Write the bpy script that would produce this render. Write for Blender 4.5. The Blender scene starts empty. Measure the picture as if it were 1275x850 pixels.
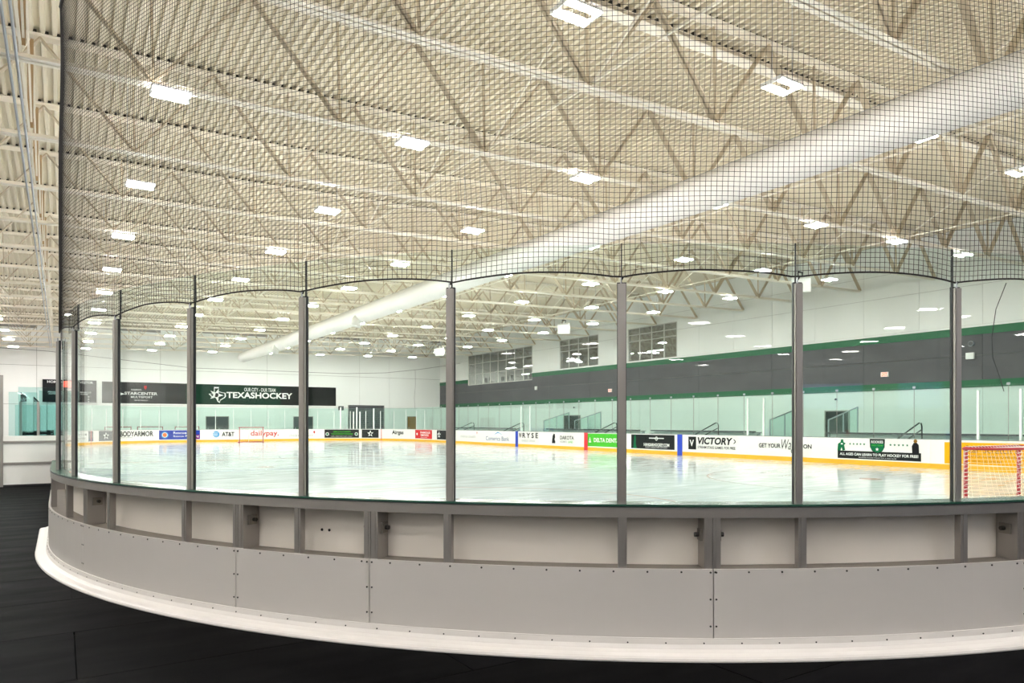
import bpy, math, random
from mathutils import Matrix, Vector, noise
random.seed(7)
SC = bpy.context.scene
COL = SC.collection

# ------------------------------------------------------------------ camera
CX, CY, CH, YAW, FPX, YH = -0.086, -2.287, 1.649, math.radians(32.455), 883.1, 525.55
cd = bpy.data.cameras.new('camera'); cam = bpy.data.objects.new('camera', cd); COL.objects.link(cam)
cd.sensor_width = 36.0; cd.sensor_fit = 'HORIZONTAL'; cd.lens = 36.0 * FPX / 1275.0
cd.shift_y = (YH - 425.0) / 1275.0; cd.clip_start = 0.05; cd.clip_end = 300
cam.location = (CX, CY, CH); cam.rotation_euler = (math.pi / 2, 0, -YAW)
SC.camera = cam
# ------------------------------------------------------------------ world, exposure
W = bpy.data.worlds.new('world'); SC.world = W; W.use_nodes = True
W.node_tree.nodes['Background'].inputs[0].default_value = (0.9, 0.92, 1.0, 1)
W.node_tree.nodes['Background'].inputs[1].default_value = 0.05
SC.view_settings.view_transform = 'Standard'; SC.view_settings.look = 'None'
SC.view_settings.gamma = 1.0; SC.view_settings.use_curve_mapping = False
SC.view_settings.exposure = 2.36
LAMP = 66.0            # radiance of the LED strips of the ceiling lights
try:
    SC.cycles.transparent_max_bounces = 24
    SC.cycles.diffuse_bounces = 5
    SC.cycles.max_bounces = 16
except Exception:
    pass

# ------------------------------------------------------------------ pixel helpers (1275 x 850 photograph)
SY, CYAW = math.sin(YAW), math.cos(YAW)
def ray(px, py):
    t = (px - 637.5) / FPX
    return (SY + t * CYAW, CYAW - t * SY, (YH - py) / FPX)
def on_x(px, py, X):
    d = ray(px, py); k = (X - CX) / d[0]; return (X, CY + k * d[1], CH + k * d[2])
def on_y(px, py, Y):
    d = ray(px, py); k = (Y - CY) / d[1]; return (CX + k * d[0], Y, CH + k * d[2])
def to_px(x, y):
    d = (x - CX) * SY + (y - CY) * CYAW; r = (x - CX) * CYAW - (y - CY) * SY
    return 637.5 + FPX * r / d

# ------------------------------------------------------------------ materials
def nt(name):
    m = bpy.data.materials.new(name); m.use_nodes = True
    n = m.node_tree; return m, n.nodes, n.links, n.nodes['Principled BSDF']
def setp(b, **k):
    for a, v in k.items():
        a = a.replace('_', ' ')
        if a in b.inputs: b.inputs[a].default_value = v
def mat(name, col, rough=0.5, metal=0.0, var=0.0, scale=4.0, bump=0.0, bscale=60.0, spec=0.5, stretch=None):
    m, N, L, b = nt(name)
    c = (*col, 1); setp(b, Base_Color=c, Roughness=rough, Metallic=metal)
    if 'Specular IOR Level' in b.inputs: b.inputs['Specular IOR Level'].default_value = spec
    if var > 0:
        tc = N.new('ShaderNodeTexCoord'); mp = N.new('ShaderNodeMapping'); nz = N.new('ShaderNodeTexNoise')
        if stretch: mp.inputs['Scale'].default_value = stretch
        nz.inputs['Scale'].default_value = scale; nz.inputs['Detail'].default_value = 5
        mx = N.new('ShaderNodeMixRGB'); mx.inputs[1].default_value = (*[max(0, v * (1 - var)) for v in col], 1)
        mx.inputs[2].default_value = (*[min(1, v * (1 + var)) for v in col], 1)
        L.new(tc.outputs['Object'], mp.inputs[0]); L.new(mp.outputs[0], nz.inputs['Vector'])
        L.new(nz.outputs[0], mx.inputs[0]); L.new(mx.outputs[0], b.inputs['Base Color'])
    if bump > 0:
        tc = N.new('ShaderNodeTexCoord'); nz = N.new('ShaderNodeTexNoise'); bp = N.new('ShaderNodeBump')
        nz.inputs['Scale'].default_value = bscale; nz.inputs['Detail'].default_value = 4
        bp.inputs['Strength'].default_value = bump; bp.inputs['Distance'].default_value = 0.02
        L.new(tc.outputs['Object'], nz.inputs['Vector']); L.new(nz.outputs[0], bp.inputs['Height']); L.new(bp.outputs[0], b.inputs['Normal'])
    return m
def emit(name, col, s):
    m, N, L, b = nt(name); setp(b, Base_Color=(*col, 1), Emission_Color=(*col, 1), Emission_Strength=s); return m
def glass(name, tint, f0=0.045, rough=0.0):
    m, N, L, b = nt(name); N.remove(b)
    tr = N.new('ShaderNodeBsdfTransparent'); tr.inputs[0].default_value = (*tint, 1)
    gl = N.new('ShaderNodeBsdfGlossy'); gl.inputs['Roughness'].default_value = rough; gl.inputs[0].default_value = (1, 1, 1, 1)
    lw = N.new('ShaderNodeLayerWeight'); lw.inputs['Blend'].default_value = 0.5
    pw = N.new('ShaderNodeMath'); pw.operation = 'POWER'; pw.inputs[1].default_value = 5
    ma = N.new('ShaderNodeMath'); ma.operation = 'MULTIPLY_ADD'; ma.inputs[1].default_value = 1 - f0; ma.inputs[2].default_value = f0
    mx = N.new('ShaderNodeMixShader')
    L.new(lw.outputs['Facing'], pw.inputs[0]); L.new(pw.outputs[0], ma.inputs[0]); L.new(ma.outputs[0], mx.inputs[0])
    L.new(tr.outputs[0], mx.inputs[1]); L.new(gl.outputs[0], mx.inputs[2]); L.new(mx.outputs[0], N['Material Output'].inputs['Surface'])
    return m
M = {}
M['deck'] = mat('cream_painted_deck', (0.76, 0.685, 0.535), 0.55, var=0.05, scale=0.6)
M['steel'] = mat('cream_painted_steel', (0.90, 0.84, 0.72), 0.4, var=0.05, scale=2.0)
M['web'] = mat('cream_web_shaded_tone', (0.56, 0.47, 0.335), 0.5, var=0.06, scale=2.0)  # cream steel darkened: shading of the upright webs put into the colour
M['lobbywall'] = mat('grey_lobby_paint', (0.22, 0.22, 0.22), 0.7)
M['wall'] = mat('white_wall_paint', (0.88, 0.88, 0.85), 0.6, var=0.05, scale=0.7, stretch=(1, 1, 0.35))
M['grey'] = mat('charcoal_wall_panel', (0.125, 0.125, 0.13), 0.6, var=0.22, scale=1.3, stretch=(1, 0.5, 1), bump=0.1, bscale=30, spec=0.2)
M['green'] = mat('green_stripe_paint', (0.004, 0.13, 0.045), 0.45)
M['joint'] = mat('dark_joint', (0.30, 0.29, 0.27), 0.8)
M['dacron'] = mat('white_fabric_duct', (0.74, 0.71, 0.67), 0.7, var=0.03, scale=1.5)
M['white'] = mat('white_board_plastic', (0.86, 0.84, 0.80), 0.35, var=0.03, scale=2.0)
M['skirt'] = mat('pale_grey_skirt_plastic', (0.60, 0.565, 0.53), 0.30, var=0.04, scale=1.2, stretch=(1, 1, 3))
M['backing'] = mat('off_white_board_backing', (0.80, 0.74, 0.66), 0.5, var=0.04, scale=1.5)
M['cove'] = mat('white_cove_base', (0.74, 0.70, 0.66), 0.4, var=0.04, scale=3)
M['yellow'] = mat('yellow_kick_plate', (0.85, 0.45, 0.02), 0.35)
M['alu'] = mat('grey_aluminium', (0.37, 0.345, 0.32), 0.38, metal=0.7, var=0.08, scale=6, stretch=(1, 1, 0.15))
M['ledge'] = mat('dusty_grey_ledge', (0.24, 0.21, 0.18), 0.6, metal=0.3, var=0.12, scale=6)
M['blackrub'] = mat('black_rubber_seal', (0.008, 0.008, 0.010), 0.5)
M['cap'] = mat('dark_green_cap_rail', (0.02, 0.075, 0.05), 0.25)
M['capgrey'] = mat('grey_cap_rail', (0.20, 0.22, 0.22), 0.4)
M['bolt'] = mat('dark_steel_bolt', (0.06, 0.055, 0.05), 0.4, metal=0.8)
M['latch'] = mat('grey_steel_bracket', (0.25, 0.23, 0.20), 0.45, metal=0.6)
M['net'] = mat('black_net_twine', (0.012, 0.010, 0.009), 0.8)
M['goalnet'] = mat('white_goal_twine', (0.85, 0.83, 0.80), 0.8)
M['red'] = mat('red_goal_paint', (0.40, 0.01, 0.02), 0.4)
M['redline'] = mat('red_line', (0.70, 0.02, 0.03), 0.4)
M['blueline'] = mat('blue_line', (0.01, 0.05, 0.50), 0.4)
M['icered'] = mat('red_line_under_ice', (0.62, 0.30, 0.28), 0.15)
M['iceblue'] = mat('blue_line_under_ice', (0.30, 0.40, 0.62), 0.15)
M['pwhite'] = mat('white_post_paint', (0.85, 0.86, 0.83), 0.4)
M['black'] = mat('black_plastic', (0.010, 0.010, 0.012), 0.5, spec=0.15)
M['blackpaint'] = mat('black_rail_paint', (0.015, 0.016, 0.018), 0.4)
M['conc'] = mat('pale_concrete', (0.52, 0.52, 0.50), 0.8, var=0.08, scale=3)
M['door'] = mat('dark_grey_door', (0.075, 0.08, 0.085), 0.5, spec=0.2)
M['brown'] = mat('brown_wood_door', (0.20, 0.12, 0.05), 0.5, var=0.1, scale=5)
M['galv'] = mat('galvanised_conduit', (0.45, 0.47, 0.50), 0.4, metal=0.7)
M['primer'] = mat('tan_primer_angle', (0.45, 0.30, 0.15), 0.6)
M['speaker'] = mat('white_speaker_box', (0.66, 0.65, 0.60), 0.5)
M['housing'] = mat('white_light_housing', (0.85, 0.85, 0.83), 0.5)
M['lamp'] = emit('led_strip', (1.0, 0.975, 0.955), LAMP)
M['lamp3'] = emit('lobby_led_strip', (1.0, 0.96, 0.92), 17.5)
M['lamp2'] = emit('lounge_led_strip', (1.0, 0.96, 0.88), 30.0)
M['glass'] = glass('clear_rink_glass', (0.935, 0.975, 0.955), 0.013)
M['glassfar'] = glass('far_rink_glass', (0.85, 0.955, 0.925), 0.04)
M['teal'] = glass('teal_box_glass', (0.80, 0.92, 0.91), 0.02)
M['winglass'] = glass('lounge_window_glass', (0.75, 0.78, 0.78), 0.16)
M['winframe'] = mat('pale_window_frame', (0.55, 0.54, 0.50), 0.4)
M['exit'] = emit('exit_sign_red', (0.95, 0.10, 0.06), 1.0)
M['screen'] = emit('blue_screen', (0.20, 0.48, 0.95), 0.35)
def ink(name, c): M[name] = mat('print_' + name, c, 0.6, spec=0.06)
ink('k', (0.015, 0.015, 0.017)); ink('w', (0.85, 0.85, 0.83)); ink('dk', (0.02, 0.022, 0.022)); ink('banner', (0.012, 0.014, 0.013))
ink('banner_green', (0.008, 0.035, 0.02)); ink('banner_grey', (0.035, 0.037, 0.037)); ink('g', (0.07, 0.50, 0.03)); ink('dg', (0.01, 0.15, 0.06))
ink('b', (0.02, 0.05, 0.38)); ink('lb', (0.05, 0.30, 0.62)); ink('p', (0.22, 0.02, 0.22)); ink('r', (0.62, 0.03, 0.03)); ink('gr', (0.45, 0.44, 0.44))
ink('dgr', (0.13, 0.135, 0.14)); ink('or', (0.90, 0.42, 0.01)); ink('brown', (0.28, 0.14, 0.02)); ink('orange', (0.85, 0.18, 0.04)); ink('navy', (0.05, 0.07, 0.22))

def ice_material():
    m, N, L, b = nt('resurfaced_ice')
    tc = N.new('ShaderNodeTexCoord'); mp = N.new('ShaderNodeMapping'); mp.inputs['Scale'].default_value = (0.35, 1.6, 1); mp.inputs['Rotation'].default_value = (0, 0, 0.5)
    n1 = N.new('ShaderNodeTexNoise'); n1.inputs['Scale'].default_value = 1.2; n1.inputs['Detail'].default_value = 8; n1.inputs['Distortion'].default_value = 1.2
    cr = N.new('ShaderNodeValToRGB'); cr.color_ramp.elements[0].position = 0.32; cr.color_ramp.elements[0].color = (0.50, 0.55, 0.57, 1)
    cr.color_ramp.elements[1].position = 0.62; cr.color_ramp.elements[1].color = (0.62, 0.66, 0.68, 1)
    n2 = N.new('ShaderNodeTexNoise'); n2.inputs['Scale'].default_value = 3.0; n2.inputs['Detail'].default_value = 6
    mr = N.new('ShaderNodeMapRange'); mr.inputs[1].default_value = 0.35; mr.inputs[2].default_value = 0.7; mr.inputs[3].default_value = 0.06; mr.inputs[4].default_value = 0.20
    L.new(tc.outputs['Object'], mp.inputs[0]); L.new(mp.outputs[0], n1.inputs['Vector']); L.new(n1.outputs[0], cr.inputs[0]); L.new(cr.outputs[0], b.inputs['Base Color'])
    L.new(mp.outputs[0], n2.inputs['Vector']); L.new(n2.outputs[0], mr.inputs[0]); L.new(mr.outputs[0], b.inputs['Roughness'])
    setp(b, IOR=1.31); return m
M['ice'] = ice_material()
def rubber_material(name, c):
    m, N, L, b = nt(name)
    tc = N.new('ShaderNodeTexCoord'); mp = N.new('ShaderNodeMapping'); mp.inputs['Scale'].default_value = (0.5, 2.0, 1)
    n1 = N.new('ShaderNodeTexNoise'); n1.inputs['Scale'].default_value = 2.0; n1.inputs['Detail'].default_value = 7
    mx = N.new('ShaderNodeMixRGB'); mx.inputs[1].default_value = (*[v * 0.55 for v in c], 1); mx.inputs[2].default_value = (*[v * 1.7 for v in c], 1)
    mr = N.new('ShaderNodeMapRange'); mr.inputs[3].default_value = 0.5; mr.inputs[4].default_value = 0.8; b.inputs['Specular IOR Level'].default_value = 0.025
    n2 = N.new('ShaderNodeTexNoise'); n2.inputs['Scale'].default_value = 220; bp = N.new('ShaderNodeBump'); bp.inputs['Strength'].default_value = 0.15; bp.inputs['Distance'].default_value = 0.004
    L.new(tc.outputs['Object'], mp.inputs[0]); L.new(mp.outputs[0], n1.inputs['Vector']); L.new(n1.outputs[0], mx.inputs[0]); L.new(mx.outputs[0], b.inputs['Base Color'])
    L.new(n1.outputs[0], mr.inputs[0]); L.new(mr.outputs[0], b.inputs['Roughness'])
    L.new(tc.outputs['Object'], n2.inputs['Vector']); L.new(n2.outputs[0], bp.inputs['Height']); L.new(bp.outputs[0], b.inputs['Normal'])
    return m
M['mat0'] = rubber_material('black_rubber_mat', (0.0008, 0.0008, 0.001))
M['mat1'] = rubber_material('worn_black_rubber_mat', (0.0025, 0.0025, 0.0034))
M['mat2'] = rubber_material('dark_rubber_mat', (0.0015, 0.0015, 0.002))

# ------------------------------------------------------------------ mesh helpers
class MB:
    def __init__(self): self.v = []; self.f = []
    def add(self, vs, fs):
        o = len(self.v); self.v += [tuple(p) for p in vs]; self.f += [tuple(i + o for i in f) for f in fs]; return self
    def box(self, x0, x1, y0, y1, z0, z1):
        return self.add([(x0, y0, z0), (x1, y0, z0), (x1, y1, z0), (x0, y1, z0), (x0, y0, z1), (x1, y0, z1), (x1, y1, z1), (x0, y1, z1)],
                        [(0, 3, 2, 1), (4, 5, 6, 7), (0, 1, 5, 4), (1, 2, 6, 5), (2, 3, 7, 6), (3, 0, 4, 7)])
    def bar(self, a, b, w, h, up=(0, 0, 1)):
        a, b = Vector(a), Vector(b); d = (b - a).normalized(); u = Vector(up)
        if abs(d.dot(u)) > 0.98: u = Vector((0, 1, 0))
        s = d.cross(u).normalized() * (w / 2); t = s.normalized().cross(d) * (h / 2)
        p = [a - s - t, a + s - t, a + s + t, a - s + t, b - s - t, b + s - t, b + s + t, b - s + t]
        return self.add(p, [(0, 3, 2, 1), (4, 5, 6, 7), (0, 1, 5, 4), (1, 2, 6, 5), (2, 3, 7, 6), (3, 0, 4, 7)])
    def tube(self, pts, r, n=6, closed=False, caps=True):
        pts = [Vector(p) for p in pts]; k = len(pts); vs = []; fs = []; ref = None
        for i, p in enumerate(pts):
            a = pts[i - 1] if (i > 0 or closed) else p; b = pts[(i + 1) % k] if (i < k - 1 or closed) else p
            d = (b - a).normalized()
            if ref is None or abs(d.dot(ref)) > 0.95: ref = Vector((0, 0, 1)) if abs(d.z) < 0.9 else Vector((1, 0, 0))
            s = d.cross(ref).normalized(); t = s.cross(d)
            for j in range(n):
                q = 2 * math.pi * j / n; vs.append(p + s * (r * math.cos(q)) + t * (r * math.sin(q)))
        for i in range(k if closed else k - 1):
            for j in range(n):
                a0, a1 = i * n + j, i * n + (j + 1) % n; i2 = (i + 1) % k
                fs.append((a0, a1, i2 * n + (j + 1) % n, i2 * n + j))
        if caps and not closed: fs += [tuple(range(n - 1, -1, -1)), tuple((k - 1) * n + j for j in range(n))]
        return self.add(vs, fs)
    def cyl(self, a, b, r, n=12, r2=None):
        a, b = Vector(a), Vector(b); d = (b - a).normalized(); u = Vector((0, 0, 1)) if abs(d.z) < 0.9 else Vector((1, 0, 0))
        s = d.cross(u).normalized(); t = s.cross(d); r2 = r if r2 is None else r2
        vs = [a + (s * math.cos(q) + t * math.sin(q)) * r for q in [2 * math.pi * j / n for j in range(n)]]
        vs += [b + (s * math.cos(q) + t * math.sin(q)) * r2 for q in [2 * math.pi * j / n for j in range(n)]]
        return self.add(vs, [(j, (j + 1) % n, n + (j + 1) % n, n + j) for j in range(n)] + [tuple(range(n - 1, -1, -1)), tuple(range(n, 2 * n))])
    def mesh(self, name, m, smooth=False):
        me = bpy.data.meshes.new(name); me.from_pydata([tuple(p) for p in self.v], [], self.f); me.update()
        if m is not None: me.materials.append(M[m] if isinstance(m, str) else m)
        if smooth:
            for p in me.polygons: p.use_smooth = True
        return me
    def build(self, name, m, parent=None, smooth=False, kind=None):
        if parent is not None:
            L = parent.matrix_basis.translation if parent.parent is None else parent.parent.matrix_basis.translation + parent.matrix_basis.translation
            self.v = [(p[0] - L[0], p[1] - L[1], p[2] - L[2]) for p in self.v]
        return place(self.mesh(name, m, smooth), name, parent, kind=kind)
def place(me, name, parent=None, loc=(0, 0, 0), rot=(0, 0, 0), kind=None):
    o = bpy.data.objects.new(name, me); COL.objects.link(o); o.location = loc; o.rotation_euler = rot
    if parent is not None: o.parent = parent
    if kind: o['kind'] = kind
    return o
def tag(o, label, cat=None, group=None, kind=None):
    o['label'] = label
    if cat: o['category'] = cat
    if group: o['group'] = group
    if kind: o['kind'] = kind
    return o
def thing(name, label, cat, loc=(0, 0, 0), rz=0.0, group=None, kind=None):
    o = bpy.data.objects.new(name, None); COL.objects.link(o); o.empty_display_size = 0.2
    o.location = loc; o.rotation_euler = (0, 0, rz); return tag(o, label, cat, group, kind)
def copy_tree(o, parent=None):
    c = o.copy(); COL.objects.link(c); c.parent = parent
    for ch in list(o.children): copy_tree(ch, c)
    return c
def ordinal(n): return ['first', 'second', 'third', 'fourth', 'fifth', 'sixth', 'seventh', 'eighth', 'ninth', 'tenth', 'eleventh', 'twelfth',
    'thirteenth', 'fourteenth', 'fifteenth', 'sixteenth', 'seventeenth', 'eighteenth', 'nineteenth', 'twentieth', 'twenty-first', 'twenty-second'][n]

# ------------------------------------------------------------------ the rink outline (ice face of the boards)
RW, RL, R = 25.9, 60.96, 8.53
QA = R * math.pi / 2; SW = RW - 2 * R; SL = RL - 2 * R
SEG = [('arc', (R, R), math.pi, QA), ('line', (R, 0), (1, 0), SW), ('arc', (RW - R, R), 1.5 * math.pi, QA), ('line', (RW, R), (0, 1), SL),
       ('arc', (RW - R, RL - R), 0.0, QA), ('line', (RW - R, RL), (-1, 0), SW), ('arc', (R, RL - R), 0.5 * math.pi, QA), ('line', (0, RL - R), (0, -1), SL)]
TOT = sum(g[3] for g in SEG)
S_NE = QA; S_RC = QA + SW; S_R = S_RC + QA; S_FRC = S_R + SL; S_F = S_FRC + QA; S_FLC = S_F + SW; S_L = S_FLC + QA
def PN(s):
    s %= TOT
    for k, a, b, ln in SEG:
        if s <= ln + 1e-9:
            if k == 'line': return (a[0] + b[0] * s, a[1] + b[1] * s), (b[1], -b[0])
            q = b + s / R; return (a[0] + R * math.cos(q), a[1] + R * math.sin(q)), (math.cos(q), math.sin(q))
        s -= ln
    return PN(0)
def P(s, o=0.0, z=0.0):
    p, n = PN(s); return (p[0] + n[0] * o, p[1] + n[1] * o, z)
def s_range(s0, s1, step):
    n = max(1, math.ceil((s1 - s0) / step)); return [s0 + (s1 - s0) * i / n for i in range(n + 1)]
def curved(s0, s1): return any(a < s1 and b > s0 for a, b in ((-0.01, S_NE), (S_RC, S_R), (S_FRC, S_F), (S_FLC, S_L), (TOT, TOT + S_NE)))
def sweep(mb, s0, s1, prof, step=0.25, closed=True):
    """sweep an (offset, height) profile along the rink outline"""
    ss = s_range(s0, s1, step if curved(s0, s1) else 50.0); n = len(prof); vs = []; fs = []
    for s in ss: vs += [P(s, o, z) for o, z in prof]
    for i in range(len(ss) - 1):
        for j in range(n if closed else n - 1):
            a, b = i * n + j, i * n + (j + 1) % n; fs.append((a, b, b + n, a + n))
    if closed: fs += [tuple(range(n - 1, -1, -1)), tuple((len(ss) - 1) * n + j for j in range(n))]
    return mb.add(vs, fs)
def rect(o0, o1, z0, z1): return [(o0, z0), (o0, z1), (o1, z1), (o1, z0)]
# pixel column -> s on the far / right boards
_tab = []
_s = S_RC + QA * .35
while _s < S_L - 0.5:
    q = P(_s); _tab.append((to_px(q[0], q[1]), _s)); _s += 0.02
def s_px(px):
    for (a, s0), (b, s1) in zip(_tab, _tab[1:]):
        if b <= px <= a: return s0 + (s1 - s0) * (a - px) / max(1e-6, a - b)
    return _tab[0][1] if px > _tab[0][0] else _tab[-1][1]

# ================================================================== THE SETTING
SLOPE = 0.025
X0, X1, Y0, Y1 = -11.0, 34.2, -9.0, 66.0
ZD = 9.5                                              # underside of the deck at x = 0
def zr(x, z0): return z0 + SLOPE * x
# floor slab and rubber mats
fl = MB().box(X0, X1, Y0, Y1, -0.3, -0.022).build('floor', 'mat0', kind='structure'); fl['label'] = 'black rubber matted floor around the rink'
mat_me = {}
for k in range(3): mat_me[k] = MB().box(-1.826, 1.826, -0.607, 0.607, -0.021, 0.0).mesh('rubber_mat', 'mat%d' % k)
for j in range(-6, 30):
    for i in range(-3, 4):
        cx, cy = i * 3.66 + (1.83 if j % 2 else 0.4), j * 1.22
        if not (X0 + 2 < cx < 11 and Y0 + 0.7 < cy < 36): continue
        if cx - 1.83 > 0.8 and cy - .6 > 0.5 and not ((cx - 1.83 < R) and (cy - .6 < R) and math.hypot(cx - 1.83 - R, cy - .6 - R) > R - 0.4): continue
        place(mat_me[(i * 5 + j * 3 + (i * j) % 2) % 3], 'rubber_mat', fl, (cx, cy, 0))
# ice
mb = MB(); ring = [P(s, -0.002, 0.012) for s in s_range(0, TOT, 0.3)[:-1]]; low = [(x, y, -0.01) for x, y, z in ring]; n = len(ring)
mb.add(ring + low, [tuple(range(n))] + [(i, i + n, (i + 1) % n + n, (i + 1) % n) for i in range(n)])
ice = mb.build('floor_ice', 'ice', kind='structure'); ice['label'] = 'white polished ice sheet of the rink'
def mark_box(name, x0, x1, y0, y1, m): MB().box(x0, x1, y0, y1, 0.010, 0.0135).build(name, m, ice)
def mark_ring(name, c, r, w, m, n=72):
    vs = []; fs = []
    for i in range(n):
        q = 2 * math.pi * i / n
        vs += [(c[0] + (r - w) * math.cos(q), c[1] + (r - w) * math.sin(q), 0.0135), (c[0] + r * math.cos(q), c[1] + r * math.sin(q), 0.0135)]
    for i in range(n): a, b = 2 * i, 2 * ((i + 1) % n); fs.append((a, a + 1, b + 1, b))
    MB().add(vs, fs).build(name, m, ice)
def mark_disc(name, c, r, m, n=24): MB().cyl((c[0], c[1], 0.010), (c[0], c[1], 0.0136), r, n).build(name, m, ice)
gi = R - math.sqrt(R * R - (R - 3.35) ** 2)
for y in (3.35, RL - 3.35): mark_box('goal_line', gi + .02, RW - gi - .02, y - .025, y + .025, 'icered')
for y in (23.0, 37.96): mark_box('blue_line', 0.02, RW - .02, y - .15, y + .15, 'iceblue')
mark_box('center_line', 0.02, RW - .02, RL / 2 - .15, RL / 2 + .15, 'icered')
mark_ring('center_circle', (RW / 2, RL / 2), 4.57, .05, 'iceblue')
for y in (9.45, RL - 9.45):
    for x in (RW / 2 - 6.71, RW / 2 + 6.71): mark_ring('faceoff_circle', (x, y), 4.57, .05, 'icered'); mark_disc('faceoff_spot', (x, y), .3, 'icered')
for y in (24.5, RL - 24.5):
    for x in (RW / 2 - 6.71, RW / 2 + 6.71): mark_disc('faceoff_spot', (x, y), .3, 'icered')
# ceiling : corrugated steel deck, ribs along y
PIT = 0.2032; DEPTH = 0.085
mb = MB(); prof = []; x = X0 - 0.2
while x < X1 + 0.3:
    prof += [(x, 0), (x + 0.068, 0), (x + 0.085, DEPTH), (x + 0.186, DEPTH)]; x += PIT
vs = [(px, Y0 - .1, zr(px, ZD) + dz) for px, dz in prof] + [(px, Y1 + .1, zr(px, ZD) + dz) for px, dz in prof]; n = len(prof)
mb.add(vs, [(i, i + 1, i + 1 + n, i + n) for i in range(n - 1)])
mb.add([(X0 - .2, Y0 - .1, zr(X0, ZD) + .12), (X1 + .3, Y0 - .1, zr(X1, ZD) + .12), (X1 + .3, Y1 + .1, zr(X1, ZD) + .12), (X0 - .2, Y1 + .1, zr(X0, ZD) + .12)], [(0, 1, 2, 3)])
ce = mb.build('ceiling', 'deck', kind='structure'); ce['label'] = 'cream painted corrugated steel roof deck'
# walls (core + panels with recessed joints)
def wall_core(name, x0, x1, y0, y1, z1, label):
    o = MB().box(x0, x1, y0, y1, -0.05, z1).build(name, 'joint', kind='structure'); o['label'] = label; return o
wl = MB().box(X0 - .3, X0, -20.3, Y1, 0, 9.3).build('wall_left', 'wall', kind='structure'); wl['label'] = 'white side wall beyond the benches'
YS, YL, ZLB = -6.5, -20.0, 3.7                       # soffit line, lobby back wall, lobby ceiling
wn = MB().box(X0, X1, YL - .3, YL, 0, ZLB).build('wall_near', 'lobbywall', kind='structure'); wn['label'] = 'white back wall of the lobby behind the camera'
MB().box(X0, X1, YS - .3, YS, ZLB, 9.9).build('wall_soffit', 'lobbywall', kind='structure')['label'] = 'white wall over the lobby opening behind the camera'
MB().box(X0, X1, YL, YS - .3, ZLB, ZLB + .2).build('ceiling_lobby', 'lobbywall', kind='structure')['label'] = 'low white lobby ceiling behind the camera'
MB().box(X0, X1, YL, Y0, -.3, 0).build('floor_lobby', 'mat0', kind='structure')['label'] = 'black rubber lobby floor behind the camera'
lob_h = MB().box(-.22, .22, -.16, .16, -.05, 0).mesh('housing', 'housing'); lob_s = MB().box(-.18, .18, -.12, .12, -.062, -.05).mesh('light_strip', 'lamp3')
for a in range(5):
    for b_ in range(8):
        o = thing('lobby_ceiling_light', 'strip light on the low lobby ceiling behind the camera, %s row back, %s along' % (ordinal(a), ordinal(b_)), 'ceiling light', (-9.0 + 3.3 * b_, -7.6 - 2.6 * a, ZLB), group='lobby strip lights')
        place(lob_h, 'housing', o); place(lob_s, 'light_strip', o)
ZT = 10.45
# right wall with three window openings
WINS = [(48.34, 59.76, 5.30, 8.25, 8), (39.46, 44.37, 5.95, 8.30, 4), (31.34, 36.13, 5.95, 8.30, 4)]
wr = MB().box(X1 + .02, X1 + .3, Y0, Y1, 0, 5.2)
wr.box(X1 + .02, X1 + .3, Y0, Y1, 8.3, ZT)
edges = [Y0] + [e for w in sorted(WINS) for e in (w[0], w[1])] + [Y1]
for i in range(0, len(edges), 2): wr.box(X1 + .02, X1 + .3, edges[i], edges[i + 1], 5.2, 8.3)
for y0_, y1_, z0_, z1_, n_ in WINS:
    if z0_ > 5.25: wr.box(X1 + .02, X1 + .3, y0_, y1_, 5.2, z0_)
wr = wr.build('wall_right', 'joint', kind='structure'); wr['label'] = 'long side wall with charcoal band, green stripes and windows'
def wpanel(y0, y1, z0, z1, m, proud=0.0, name='wall_panel'):
    g = 0.007
    # keep the panels out of the window openings
    for wy0, wy1, wz0, wz1, _ in WINS:
        if y0 < wy1 - .01 and y1 > wy0 + .01 and z0 < wz1 - .01 and z1 > wz0 + .01:
            if y0 < wy0 - .05: wpanel(y0, wy0, z0, z1, m, proud, name)
            if y1 > wy1 + .05: wpanel(wy1, y1, z0, z1, m, proud, name)
            a, b = max(y0, wy0), min(y1, wy1)
            if z1 > wz1 + .04: wpanel(a, b, wz1, z1, m, proud, name)
            if z0 < wz0 - .04: wpanel(a, b, z0, wz0, m, proud, name)
            return
    MB().box(X1 - proud, X1 + .02, y0 + g, y1 - g, z0 + g, z1 - g).build(name, m, wr)
y = Y0; PW = 2.745
while y < Y1 - .1:
    y2 = min(Y1, y + PW)
    wpanel(y, y2, 5.99, 7.76, 'wall'); wpanel(y, y2, 7.76, 8.9, 'wall'); wpanel(y, y2, 8.9, ZT - .1, 'wall'); y = y2
y = Y0
while y < Y1 - .1:
    y2 = min(Y1, y + 2 * PW)
    wpanel(y, y2, 3.52, 4.62, 'grey', .03); wpanel(y, y2, 4.62, 5.55, 'grey', .03); wpanel(y, y2, 0.0, 3.21, 'wall'); y = y2
tr = []
for i, (z0, z1, m, pr) in enumerate(((3.21, 3.53, 'green', .05), (5.54, 5.88, 'green', .05), (5.88, 5.98, 'wall', .07))):
    mb = MB()
    for a, b in ((Y0, 48.34), (59.76, Y1 - .01)) if i else ((Y0, Y1 - .01),): mb.box(X1 - pr, X1 + .02, a, b, z0, z1)
    o = mb.build('trim_%d' % (i + 1), m, kind='structure')
    o['label'] = ['lower green stripe along the charcoal wall band', 'upper green stripe along the charcoal wall band', 'thin white ledge over the upper green stripe'][i]
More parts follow.
